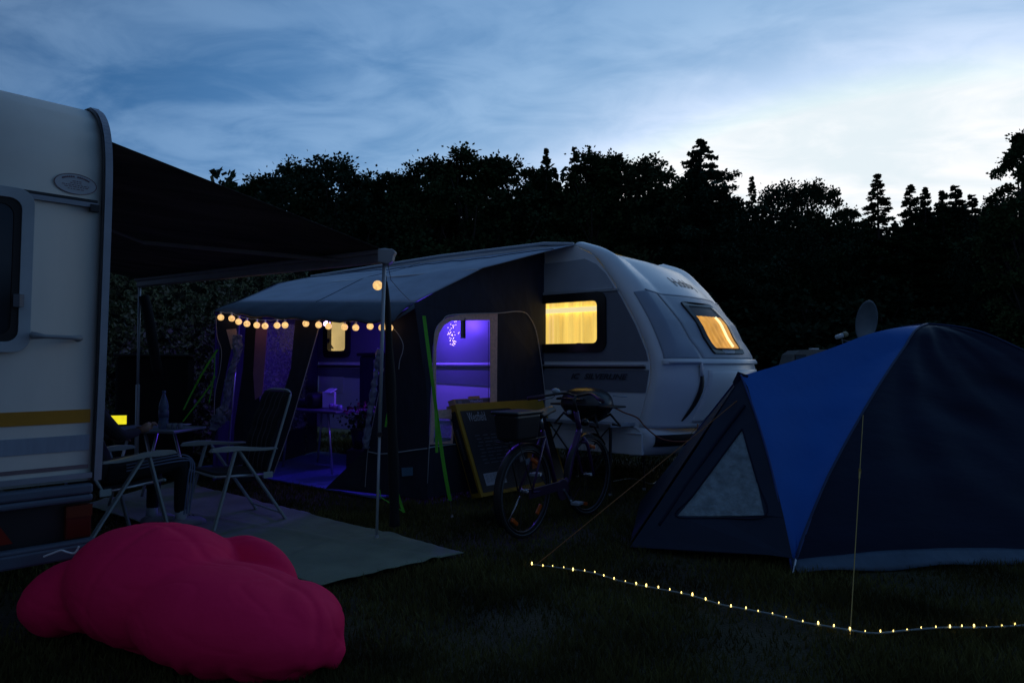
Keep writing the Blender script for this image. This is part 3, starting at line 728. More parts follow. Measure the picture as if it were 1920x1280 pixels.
# violet lamps
pl = thing('violet_led_string', 'bright violet LED string bunched behind the clear side window of the awning', 'light string', SP(842, 645) - Vector((.05, 0, .1)))
c0 = SP(850, 622) + Vector((-.01, .05, 0)); b = MB()
for i in range(46):
    a = random.random(); c = c0 + Vector((random.gauss(0, .022), random.uniform(-.03, .03), lerp(.11, -.14, a)))
    b.lathe([(.001, -.005), (.0048, 0), (.001, .005)], c, 5)
b.build('leds', PURPW, pl, world=True)['kind'] = 'stuff'
b = MB(); b.tube([c0 + Vector((.015 * math.sin(k * 1.3), 0, .14 - .27 * k / 12)) for k in range(13)], .002, 5); b.build('cable', BLACK, pl, world=True)
b = MB(); b.box(c0 + Vector((.10, .05, .04)), (.05, .02, .2)); b.build('battery_box', BLACK, pl, world=True)
def point(name, p, col, e, r=.05):
    d = bpy.data.lights.new(name, 'POINT'); d.energy = e; d.color = col; d.shadow_soft_size = r
    o = bpy.data.objects.new(name, d); COL.objects.link(o); o.location = p; return o
point('violet_light', CL(-1.72, -.38, 1.80), (.14, .055, 1), 40, .06)
c1p = FP(613, 607, -.15)
b = MB(); b.lathe([(.012, -.03), (.035, -.015), (.035, .015), (.012, .03)], c1p, 10); b.solo('violet_lamp', PURPW, 'small violet white lamp glowing behind the middle globes of the string', 'lamp')
point('violet_light', CL(-2.9, -1.3, 1.25), (.05, .03, 1), 1.2, .05)  # added light without a visible source, brightens the awning floor
# things inside the awning
AT = CL(-3.05, -.95)
t = thing('camping_table', 'folding table inside the awning, silver legs and things laid on it', 'table', AT, CYAW)
b = MB(); b.box((0, 0, .735), (1.15, .6, .03)); b.build('table_top', mat('table_grey', (.12, .12, .16), .35), t, bevel=.01)
for sx, sy in ((.42, -.25), (.42, .25), (-.42, -.25), (-.42, .25)):
    b = MB(); b.tube([(sx * .9, sy, .72), (sx * 1.15, sy * 1.05, 0)], .014, 8); b.build('leg', ALU, t, True)
b = MB(); b.box((.08, 0, .86), (.16, .05, .2), Matrix.Rotation(R(25), 3, 'Z')); b.box((.08, .01, .97), (.15, .12, .01), Matrix.Rotation(R(25), 3, 'X'))
b.v = [MW[t.name] @ v for v in b.v]; b.solo('paper_box', WHITE, 'small white box standing on the table in the awning', 'box', bevel=.005)
b = MB(); M_ = Matrix.Rotation(R(90), 4, 'X'); b.lathe([(.05, -.16), (.1, -.14), (.1, .14), (.05, .16)], (-.12, 0, .85), 16, M_); b.v = [MW[t.name] @ v for v in b.v]; b.solo('radio', BLACK, 'round black speaker lying on the table in the awning', 'speaker', True)
b = MB(); b.box((-.4, .05, .80), (.42, .3, .1)); b.v = [MW[t.name] @ v for v in b.v]; b.solo('cool_bag', DFAB, 'low dark bag on the left end of the awning table', 'bag', bevel=.03)
for k, (x, z, c) in enumerate(((.25, .79, (.35, .2, .5)), (.33, .78, (.5, .35, .6)), (.40, .775, (.3, .3, .5)))):
    b = MB(); b.lathe([(.03, -.03), (.035, .0), (.03, .035)], (x, -.1, z), 10); b.v = [MW[t.name] @ v for v in b.v]
    b.solo('cup', mat('cup', c, .3), ['leftmost of three small cups on the awning table', 'middle cup of three on the awning table', 'rightmost of three small cups on the awning table'][k], 'cup', True, 'cups on the awning table')
cb = thing('camping_cupboard', 'tall dark cloth cupboard against the caravan wall inside the awning', 'cupboard', CL(-2.62, -.30), CYAW)
b = MB(); b.box((0, 0, .70), (.60, .46, 1.40)); b.build('body', DFAB, cb, bevel=.03)
b = MB(); b.box((0, 0, 1.42), (.66, .5, .04)); b.build('top', BLACK, cb, bevel=.01)
b = MB(); b.box((0, -.235, .7), (.02, .01, 1.3)); b.build('zip', ALUW, cb)
fp = thing('flowering_plant', 'potted plant with pink flowers inside the awning beside the rolled window', 'plant', FP(676, 775, -.9) * 1 - Vector((0, 0, FP(676, 775, -.9).z)))
b = MB(); b.lathe([(.10, 0), (.14, .25), (.15, .27), (.12, .27)], (0, 0, .42), 14); b.build('pot', BLACK, fp, True)
b = MB(); b.box((0, 0, .20), (.32, .32, .4)); b.build('stand', BLACK, fp)
g2 = np.random.default_rng(4); p = g2.normal(size=(260, 3)) * np.array([.12, .12, .09]) + np.array([0, 0, .84])
v, f = quads('l', p, .06, seed=2); ob('foliage', np_mesh('foliage', v, f), LEAF[1], fp)
p = g2.normal(size=(46, 3)) * np.array([.11, .11, .05]) + np.array([0, 0, .96]); v, f = quads('l', p, .05, seed=3)
ob('flowers', np_mesh('flowers', v, f), mat('pink_petal', (.35, .04, .2), .6), fp)['kind'] = 'stuff'; fp.scale = (.8, .8, .82)
ic = None
# ------------------------------------------------------------------ globes under the valance
gs = thing('globe_light_string', 'string of warm round globe lights hung along the front edge of the awning', 'light string', FP(590, 600) - Vector((0, 0, .05)))
gpos = [(414, 595, 0), (434.5, 597, 0), (447.5, 603, 0), (463, 607, 0), (481.5, 609.5, 0), (497, 611, 0), (519.5, 610, 0), (534.5, 609.5, 0), (573.5, 606.5, 0), (597.5, 609, 0), (616, 611.5, 0), (646, 613, 0), (667, 614, 0), (694, 611.5, 0), (716, 614, 1), (731, 614.5, 1)]
gp = []
for x, y, k in gpos:
    p = FP(x, y, .10); gp.append(p)
    rr = .033
    b = MB(); b.lathe([(rr * math.sin(math.pi * i / 12), -rr * math.cos(math.pi * i / 12)) for i in range(13)][1:-1], p, 16); gl = b.build('globe', GLOBE, gs, True, world=True)
    b = MB(); b.lathe([(.010, 0), (.012, .03)], p + Vector((0, 0, rr)), 8); b.build('socket', WHITE, gl, world=True)
b = MB(); wp = []
for i, p in enumerate(gp):
    wp.append(p + Vector((0, 0, .065)))
    if i < len(gp) - 1: wp.append((p + gp[i + 1]) / 2 + Vector((0, 0, .055)))
b.tube(smooth_curve(wp, 2), .0035, 5); b.build('cable', PIPING, gs, world=True)
# ------------------------------------------------------------------ old caravan at the left
KP = Vector((-2.10, 3.52, 0)); LX = Vector((-.69, -.724, 0)).normalized(); LU = Vector((-LX.y, LX.x, 0)); LU = LU if LU.y > 0 else -LU
oc = thing('old_caravan', 'old cream caravan cut by the left edge, orange stripe across its rear', 'caravan', KP)
def OL(t, u, z): return KP + LX * t + LU * u + Vector((0, 0, z))      # t: to the left, u: away
def O(name, b, m, smooth=False, **k): return b.build(name, m, oc, smooth, world=True, **k)
CREAM = mat('aged_white', (.60, .60, .55), .5, var=.09, vscale=3, bump=.15, bscale=5, stretch=(1, 1, .3))
RP = [(.09, .70), (.06, 1.05), (.02, 1.7), (0, 2.12), (.0, 2.32), (.03, 2.47), (.10, 2.58), (.22, 2.66), (.4, 2.70), (1.2, 2.72), (4.6, 2.72)]
def rear(t, s, off=0):
    p = poly_at([(u, 0, z) for u, z in RP[:9]], s); return OL(t, p.x - off, p.z)
WT = 2.15
b = MB(); b.grid(lambda a, s: rear(a * WT, s), 4, 40); O('rear_wall', b, CREAM, True, solid=.01)
b = MB(); b.grid(lambda a, s: OL(a * WT, lerp(.4, 4.6, s), 2.70 + .025 * math.sin(s * 3)), 2, 6); O('roof', b, CREAM, True, solid=.01)
for tt in (.004, WT - .004):
    b = MB(); pts = [(u, z) for u, z in RP] + [(4.6, .7)]; b.poly([pts], lambda u, z: OL(tt, u, z)); O('side_wall', b, CREAM, solid=.008)
TRIM = mat('edge_trim', (.30, .33, .38), .45, .2)
q = [OL(.002, u - .008, z) for u, z in RP[:10]]; q = smooth_curve(q, 5)
b = MB()
for a, c in zip(q, q[1:]): b.bar(a, c, .03, .034, LX)
O('edge_trim', b, TRIM)
b = MB(); b.tube([p + LX * .026 - LU * .010 for p in q], .006, 6); O('trim_seal', b, BLACK)
def obox(name, t0, t1, z0, z1, th, m, parent=None, off=0, **k):
    def uu(z): 
        for (u0, a), (u1, c) in zip(RP, RP[1:]):
            if a <= z <= c: return lerp(u0, u1, (z - a) / (c - a))
        return RP[0][0]
    b = MB(); vs = []
    for z in (z0, z1):
        for t_ in (t0, t1): vs += [OL(t_, uu(z) - off, z), OL(t_, uu(z) - off - th, z)]
    b.add(vs, [(0, 1, 3, 2), (4, 6, 7, 5), (0, 4, 5, 1), (2, 3, 7, 6), (0, 2, 6, 4), (1, 5, 7, 3)])
    return b.build(name, m, parent or oc, world=True, **k)
obox('rail', .05, WT, 2.095, 2.118, .02, TRIM, off=.006); obox('rail', .05, WT, 2.122, 2.135, .012, BLACK, off=.006)
obox('rail_end', .045, .085, 2.075, 2.11, .03, BLACK, off=.006)
ORNG = mat('orange_stripe', (.46, .21, .012), .5); BSTR = mat('faded_blue_stripe', (.27, .33, .40), .5, var=.08, vscale=9, stretch=(6, 6, .4)); RSTR = mat('faded_red_line', (.20, .15, .16), .5)
obox('orange_stripe', .045, WT, 1.000, 1.068, .003, ORNG, off=.006)
obox('blue_stripe', .045, WT, .858, .938, .003, BSTR, off=.006)
obox('red_line', .045, WT, .765, .785, .003, RSTR, off=.006)
obox('lower_rail', .03, WT, .715, .742, .02, TRIM, off=.006)
# rear window
def oq(pts, off): return lambda a, z: OL(a, .02 - off, z)
b = MB(); wo = rrect(1.56, .78, .07, 5, 1.10, 1.745); wi = rrect(1.46, .68, .05, 5, 1.10, 1.745); b.poly([wo, wi], lambda a, z: OL(a, lerp(.04, 0, (z - 1.36) / .77) - .012, z), thick=-LU * .022)
ow = b.build('rear_window', mat('window_surround', (.36, .41, .44), .45), oc, world=True, bevel=.006)
b = MB(); b.poly([wi], lambda a, z: OL(a, lerp(.04, 0, (z - 1.36) / .77) - .018, z)); b.build('pane', GLASSD, ow, world=True)
b = MB(); b.poly([rrect(1.48, .70, .05, 5, 1.10, 1.745), rrect(1.40, .62, .05, 5, 1.10, 1.745)], lambda a, z: OL(a, lerp(.04, 0, (z - 1.36) / .77) - .024, z), thick=-LU * .004); b.build('seal', RUB, ow, world=True)
b = MB(); b.box(OL(.375, -.025, 1.60), (.03, .03, .06)); b.build('latch', mat('latch', (.12, .13, .15), .5), ow, world=True)
# handle
b = MB(); b.tube([OL(.118, .02, 1.425), OL(.122, -.035, 1.428), OL(.16, -.045, 1.43), OL(.27, -.045, 1.432), OL(.306, -.035, 1.436), OL(.31, .02, 1.438)], [.015, .016, .010, .010, .017, .018], 10); O('handle', b, mat('handle', (.25, .28, .30), .5), True)
# oval badge with a worn ring and fine print
def bad(x, y, off=.008): return rear_pt(.147 - x, 2.203 + y, off)
def rear_pt(t, z, off):
    for (u0, a), (u1, c) in zip(RP, RP[1:]):
        if a <= z <= c: return OL(t, lerp(u0, u1, (z - a) / (c - a)) - off, z)
    return OL(t, 0, z)
STK = mat('badge_print', (.16, .08, .10), .6, var=.4, vscale=120); STB = mat('badge_ground', (.46, .48, .50), .5)
ell = lambda rx, ry, n=36: [(rx * math.cos(2 * math.pi * k / n), ry * math.sin(2 * math.pi * k / n)) for k in range(n)]
b = MB(); b.poly([ell(.094, .052)], lambda x, y: bad(x, y, .008)); bg_ = O('badge', b, STB)
b = MB(); b.poly([ell(.094, .052), ell(.090, .049)], lambda x, y: bad(x, y, .0095)); b.build('ring', STK, bg_, world=True)
b = MB()
for k in range(15):                      # arched top line, too worn to read: letter-sized marks
    a = R(140 - k * 100 / 14); x, y = .074 * math.cos(a), .036 * math.sin(a)
    if k != 7: b.poly([rrect(.0065, .0085, .001, 1, x, y)], lambda x, y: bad(x, y, .0095))
for y, w in ((.014, .03), (.004, .05), (-.006, .12), (-.015, .10), (-.026, .07)):
    x = -w / 2
    while x < w / 2:
        l = random.uniform(.006, .016); b.poly([rrect(l, .0034, .0008, 1, x + l / 2, y)], lambda x, y: bad(x, y, .0095)); x += l + .004
b.build('fine_print', STK, bg_, world=True)['kind'] = 'stuff'
# bumper zone
BMP = mat('bumper_grey', (.075, .10, .14), .5)
b = MB()
for z, r_ in ((.665, .05), (.62, .035)): b.bar(OL(.03, .06, z), OL(WT, .06, z), .06, r_)
O('bumper', b, BMP, bevel=.012)
b = MB(); b.bar(OL(.03, .12, .50), OL(WT, .12, .50), .04, .20); O('recess', b, BLACK)
b = MB(); b.bar(OL(.02, .06, .36), OL(WT, .06, .36), .10, .07); b.bar(OL(.02, .04, .40), OL(WT, .04, .40), .05, .03); O('lower_bumper', b, BMP, bevel=.012)
b = MB(); b.bar(OL(.03, .075, .50), OL(.145, .075, .50), .04, .17); tl_ = O('tail_light', b, mat('tail_light_red', (.10, .008, .003), .3), bevel=.008)
b = MB(); b.bar(OL(.03, .05, .555), OL(.145, .05, .555), .012, .055); b.build('indicator', mat('amber_lens', (.11, .02, .004), .3), tl_, world=True)
b = MB(); b.poly([[(.36, .44), (.47, .44), (.415, .535)]], lambda a, z: OL(a, .07, z), thick=-LU * .01); O('reflector_triangle', b, mat('red_reflector', (.2, .012, .005), .3))
b = MB(); b.box(OL(1.0, 2.4, .5), (.1, .1, .1)); b.v = []; b.f = []
for t_ in (.15, WT - .15):
    b = MB(); M_ = Matrix.Rotation(math.atan2(LX.y, LX.x), 4, 'Z') @ Matrix.Rotation(R(90), 4, 'Y'); b.lathe([(.18, -.09), (.30, -.08), (.31, 0), (.30, .08), (.18, .09)], OL(t_, 2.3, .31), 20, M_); O('wheel', b, RUB, True)
b = MB(); b.grid(lambda a, c: OL(lerp(.1, WT - .1, a), lerp(.12, 4.5, c), .42), 1, 1); O('floor_pan', b, BLACK, solid=.04)

# ------------------------------------------------------------------ its canopy
CI1 = atY(203, 264, 3.66); CO1 = atY(724, 470, 4.86); CO2 = atY(262, 524, 7.5); CI2 = OL(0, 4.4, 2.5)
cn = thing('roll_out_canopy', 'dark roll-out canopy stretched from the old caravan to a rail on two thin legs', 'canopy', ((CO1 + CO2) / 2 - Vector((0, 0, (CO1 + CO2).z / 2))))
CAN = mat('canopy_cloth', (.055, .048, .048), .9, var=.6, vscale=2.2, stretch=(.35, 3.2, 1), bump=.3)
CI1b = CI1 + (CI1 - CO1).normalized() * .10
b = MB(); b.grid(lambda u, v: CI1b.lerp(CO1, u).lerp(CI2.lerp(CO2, u), v) - Vector((0, 0, .03 * math.sin(u * math.pi) * math.sin(v * math.pi) + .004 * math.sin(v * 60))), 14, 60); b.build('cloth', CAN, cn, True, world=True, solid=.003)
RAILM = mat('canopy_rail', (.22, .22, .24), .5, .2)
rd = (CO2 - CO1).normalized()
b = MB(); b.bar(CO1 - rd * .02 - Vector((0, 0, .035)), CO2 - Vector((0, 0, .035)), .07, .10); b.bar(CO1 - rd * .02 - Vector((.03, .03, .01)), CO2 - Vector((.03, .03, .01)), .04, .035); b.build('front_rail', RAILM, cn, world=True, bevel=.012)
b = MB(); c = CO1 + Vector((.0, -.01, -.03)); b.poly([[(-.05, .035), (.055, .035), (.075, .015), (.06, -.015), (.055, -.05), (.02, -.075), (-.05, -.06)]], lambda x, z: c + Vector((x, -.05, z)), thick=(0, .09, 0)); b.build('end_cap', mat('rail_end_cap', (.30, .32, .34), .5), cn, world=True, bevel=.008)
F1_ = G(706, 1016)
b = MB(); top = CO1 + Vector((-.012, 0, -.08)); b.tube([top, top.lerp(F1_, .62)], .0135, 10); b.tube([top.lerp(F1_, .60), F1_ + Vector((0, 0, .01))], .0105, 10); lg = b.build('leg', ALUW, cn, True, world=True)
b = MB(); b.box(F1_ + Vector((0, 0, .012)), (.07, .05, .012)); b.lathe([(.016, 0), (.016, .04)], F1_ + Vector((0, 0, .012)), 10); b.build('foot', ALUW, lg, world=True)
b = MB(); b.box(top.lerp(F1_, .61), (.034, .034, .03)); b.build('clamp', BLACK, lg, world=True)
F2_ = Vector((CO2.x, CO2.y, 0)); b = MB(); t2 = CO2 - Vector((0, 0, .08)); b.tube([t2, t2.lerp(F2_, .55)], .016, 8); b.tube([t2.lerp(F2_, .5), F2_], .022, 8); b.build('leg', ALUW, cn, True, world=True)
b = MB(); b.tube([CI1.lerp(CI2, .42), CI1.lerp(CI2, .42).lerp(CO1.lerp(CO2, .5), .5) - Vector((0, 0, .05)), CO1.lerp(CO2, .10) - Vector((0, 0, .05))], .016, 6); b.build('spring_arm', RAILM, cn, True, world=True)
# black storm strap hanging slack beside each leg
def strap(name, pts, w, m, label, cat='strap', group=None, flat=(1, 0, 0)):
    b = MB(); q = smooth_curve(pts, 4); n = len(q)
    for i in range(n - 1): b.bar(q[i], q[i + 1], w if not callable(w) else w(i / n), .004, (0, 1, 0))
    return b.solo(name, m, label, cat, group=group)
b = MB(); q = [atY(722, 528, 4.92), atY(728, 620, 4.94), atY(732, 720, 4.98), atY(736, 820, 5.0), atY(739, 930, 5.02), atY(740, 985, 5.03)]
b.tube(smooth_curve(q, 4), [.018 + .020 * min(1, i / 8) + .004 * math.sin(i) for i in range(21)], 8); b.solo('furled_banner', mat('black_cloth', (.006, .006, .008), .9), 'black cloth rolled up tight beside the near canopy leg', 'rolled cloth', True, 'black cloths rolled up beside the canopy legs')
b = MB(); q = [atY(270, 555, 7.5), atY(278, 590, 7.5), atY(286, 640, 7.5), atY(296, 700, 7.5)]
b.tube(smooth_curve(q, 4), .055, 8); b.solo('furled_banner', mat('black_cloth', (.006, .006, .008), .9), 'black cloth rolled up beside the far canopy leg, before the camouflage screen', 'rolled cloth', True, 'black cloths rolled up beside the canopy legs')
b = MB(); q = [CO1 + Vector((.01, 0, -.08)), atY(733, 525, 5.2), atY(750, 545, 5.5), atY(768, 563, 5.9)]; b.tube(q, .0022, 5); b.tube([atY(718, 505, 4.9), atY(725, 520, 4.9), atY(724, 530, 4.92)], .0025, 5)
b.solo('dark_cord', BLACK, 'thin dark cord from the canopy bracket to the awning corner', 'cord')
b = MB(); p0 = atY(708, 535, 5.9); b.lathe([(.042 * math.sin(math.pi * i / 12), -.042 * math.cos(math.pi * i / 12)) for i in range(1, 12)], p0, 16); lp = b.solo('globe_lamp', GLOBE, 'single globe light above the row, half hidden by the near canopy leg', 'lamp', True)
b = MB(); pp = [atY(712, 575, 5.0), atY(713, 600, 5.0)]; b.tube([atY(718.5, 570, 4.93), atY(717, 590, 4.93), atY(719, 618, 4.93)], [.006, .010, .018], 10); b.solo('hanging_lantern', emit('lantern_glow', (1, .6, .2), .9), 'slim glowing lantern hanging right behind the near canopy leg', 'lamp', True)

# ------------------------------------------------------------------ camouflage screen
SC0 = Vector((-5.9, 8.2, 0)); SC1 = Vector((-2.95, 9.75, 0)); sv = (SC1 - SC0); sl_ = sv.length; sn = Vector((sv.y, -sv.x, 0)).normalized()
CAMO = bpy.data.materials.new('camouflage'); CAMO.use_nodes = True; t_ = CAMO.node_tree; p_ = t_.nodes['Principled BSDF']; p_.inputs['Roughness'].default_value = .9
c_ = t_.nodes.new('ShaderNodeTexCoord'); nz = t_.nodes.new('ShaderNodeTexNoise'); nz.inputs['Scale'].default_value = 9; nz.inputs['Detail'].default_value = 3; t_.links.new(c_.outputs['Object'], nz.inputs['Vector'])
rp = t_.nodes.new('ShaderNodeValToRGB'); rp.color_ramp.interpolation = 'CONSTANT'; e = rp.color_ramp.elements; e[0].color = (.03, .035, .02, 1); e[1].position = .46; e[1].color = (.30, .32, .17, 1); x = e.new(.52); x.color = (.07, .10, .04, 1); x = e.new(.60); x.color = (.36, .34, .24, 1)
t_.links.new(nz.outputs['Fac'], rp.inputs[0]); t_.links.new(rp.outputs[0], p_.inputs['Base Color'])
cs = thing('camouflage_screen', 'camouflage net hung as a screen wall behind the dark canopy', 'net', SC0)
b = MB(); b.grid(lambda u, v: SC0 + sv * u + Vector((0, 0, v * 2.75)) + sn * (.06 * math.sin(u * 20) + .03 * noise.noise(Vector((u * 12, v * 6, 0)))), 60, 24); b.build('net', CAMO, cs, True, world=True)
n_ = 9000; gg = np.random.default_rng(9); u_ = gg.random(n_); z_ = gg.random(n_) * 2.75
cen = np.array([list(SC0 + sv * float(a)) for a in u_]); cen[:, 2] = z_; cen += np.array(sn) * .1; cen -= np.array(SC0)
v, f = quads('flaps', cen, .075, seed=8); o = ob('net_flaps', np_mesh('net_flaps', v, f), CAMO, cs); o['kind'] = 'stuff'
for u0 in (0, .33, .66, 1):
    b = MB(); p = SC0 + sv * u0 + sn * -.05; b.tube([p, p + Vector((0, 0, 2.78))], .02, 6); b.build('post', ALUW, cs, True, world=True)
# dark kitchen cupboard under the canopy
P0 = atY(292, 760, 7.9); kc = thing('kitchen_cupboard', 'big black cloth kitchen cupboard under the canopy, before the camouflage screen', 'cupboard', (P0.x, P0.y, 0), R(15))
b = MB(); b.box((0, 0, .70), (.74, .42, 1.36)); b.build('body', mat('black_cupboard', (.006, .006, .008), .9), kc, bevel=.03)
b = MB(); b.box((0, 0, 1.395), (.78, .46, .03)); b.build('top', BLACK, kc, bevel=.01)
for x in (-.33, .33):
    b = MB(); b.box((x, 0, .02), (.04, .4, .04)); b.build('foot', BLACK, kc)
# grill lid corner: low dark bin left of it
# ------------------------------------------------------------------ ground mat
M1, M2 = G(870, 1041), G(598, 1104); M3, M4 = G(330, 905), G(160, 950)
mc = (M1 + M2 + M3 + M4) / 4
MATM = mat('ground_mat', (.20, .235, .16), .75, var=.22, vscale=2.6, bump=.5, bscale=7)
b = MB()
def matp(u, v):
    p = M1.lerp(M3, u).lerp(M2.lerp(M4, u), v); p += Vector((noise.noise(Vector((p.x * 2, p.y * 2, 7))), noise.noise(Vector((p.x * 2, p.y * 2, 9))), 0)) * .03; p.z = .020 + .030 * max(0, noise.noise(Vector((p.x * 2.4, p.y * 2.4, 1)))) + .010 * abs(noise.noise(Vector((p.x * 7, p.y * 4, 3)))) + .014 * math.exp(-((p.x * .6 + p.y - 4.2) / .05) ** 2); return p
b.grid(matp, 110, 60); b.solo('ground_mat', MATM, 'pale green woven ground mat spread under the folding chairs', 'ground mat', True, solid=.005)

# ------------------------------------------------------------------ folding chairs
CHF = mat('chair_frame', (.32, .38, .38), .5, var=.06); CHA = mat('chair_arm', (.30, .33, .32), .5); CHC = mat('chair_cloth', (.012, .012, .016), .9, var=.3, vscale=20); CHS = mat('chair_stripe', (.09, .09, .11), .8)
def chair(label, loc, rz, recl=0):
    t = thing('folding_chair', label, 'chair', loc, rz, 'folding chairs on the pale ground mat')
    hw = .29
    for s in (-1, 1):
        b = MB(); b.bar((.13, s * hw, .625), (.30, s * hw, .0), .018, .038, (0, 1, 0)); lf = b.build('leg', CHF, t, bevel=.004)
        b = MB()
        for k in range(4): M_ = Matrix.Rotation(R(90), 4, 'X'); b.lathe([(.006, -.003), (.006, .003)], (lerp(.155, .29, k / 3.4), s * (hw + .011), lerp(.53, .06, k / 3.4)), 8, M_)
        b.build('rivets', BLACK, lf)['kind'] = 'stuff'
        b = MB(); b.bar((.10, s * (hw - .02), .625), (-.32, s * (hw - .02), .0), .018, .038, (0, 1, 0)); b.build('leg', CHF, t, bevel=.004)
        b = MB(); pts = [(.33, .628), (.31, .652), (.20, .662), (.10, .655), (0, .640), (-.10, .628), (-.20, .622), (-.21, .610), (-.10, .606), (0, .612), (.10, .622), (.22, .620)]
        b.poly([pts], lambda x, z: (x, s * (hw + .03), z), thick=(0, -s * .055, 0)); b.build('armrest', CHA, t, bevel=.008)
        b = MB(); b.box((-.155, s * (hw - .035), .40), (.08, .012, .05)); b.build('hinge', CHF, t, bevel=.004)
    b = MB(); b.tube([(-.27, -hw + .02, .08), (-.27, hw - .02, .08)], .010, 8); b.build('stretcher', CHF, t, True)
    b = MB(); b.tube([(.27, -hw + .03, .43), (.27, hw - .03, .43)], .011, 8); b.build('seat_bar', CHF, t, True)
    for s in (-1, 1):
        b = MB(); b.tube([(.28, s * (hw - .05), .43), (-.18, s * (hw - .05), .40)], .011, 8); b.build('seat_rail', ALU, t, True)
    b = MB(); b.grid(lambda u, v: (lerp(.27, -.16, u), lerp(-.23, .23, v), lerp(.445, .415, u) - .02 * math.sin(math.pi * v) * math.sin(math.pi * u)), 10, 8); b.build('seat', CHC, t, True, solid=.02)
    bx = lambda z: -.16 - .22 * ((z - .40) / .72) - recl * (z - .4)
    q = smooth_curve([(bx(.40), -.235, .40), (bx(.75), -.235, .75), (bx(.97), -.235, .97), (bx(1.05), -.22, 1.04), (bx(1.08), -.16, 1.075), (bx(1.08), 0, 1.08), (bx(1.08), .16, 1.075), (bx(1.05), .22, 1.04), (bx(.97), .235, .97), (bx(.75), .235, .75), (bx(.40), .235, .40)], 4)
    b = MB(); b.tube(q, .011, 8); b.build('back_frame', CHF, t, True)
    def bk(u, v): z = lerp(.42, 1.06, v); return Vector((bx(z) + .03 * math.sin(v * math.pi) + .010 * abs(math.sin(v * 12)) - .012 * math.sin(u * math.pi), lerp(-.225, .225, u), z))
    b = MB(); b.grid(bk, 12, 36); bo = b.build('backrest', CHC, t, True, solid=.022)
    for u0 in (.22, .42, .60, .80):
        b = MB(); q = [bk(u0, k / 20) + Vector((.016, 0, 0)) for k in range(21)]
        for a, c in zip(q, q[1:]): b.bar(a, c, .012, .002, (1, 0, 0))
        b.build('stripe', CHS, bo)
    return t
# right chair: near front foot at (403,1003), near rear foot at (548,985)
a = G(403, 1002); c = G(548, 985); fwd = Vector((-.70, -.71, 0)).normalized(); c = a - fwd * .58; lft = Vector((-fwd.y, fwd.x, 0))
# near side of this chair is its left side
loc = (a + c) / 2 - fwd * (-.01) - lft * .29
chair('empty folding chair with black striped backrest, its back to the lit awning', loc, math.atan2(fwd.y, fwd.x), .0)
fwd2 = Vector((.55, .835, 0)).normalized(); lft2 = Vector((-fwd2.y, fwd2.x, 0)); nf = Vector((-2.56, 5.16, 0))
loc2 = nf - fwd2 * .30 + lft2 * .29
lc = chair('folding chair half hidden by the old caravan, someone sitting in it', loc2, math.atan2(fwd2.y, fwd2.x), .25)

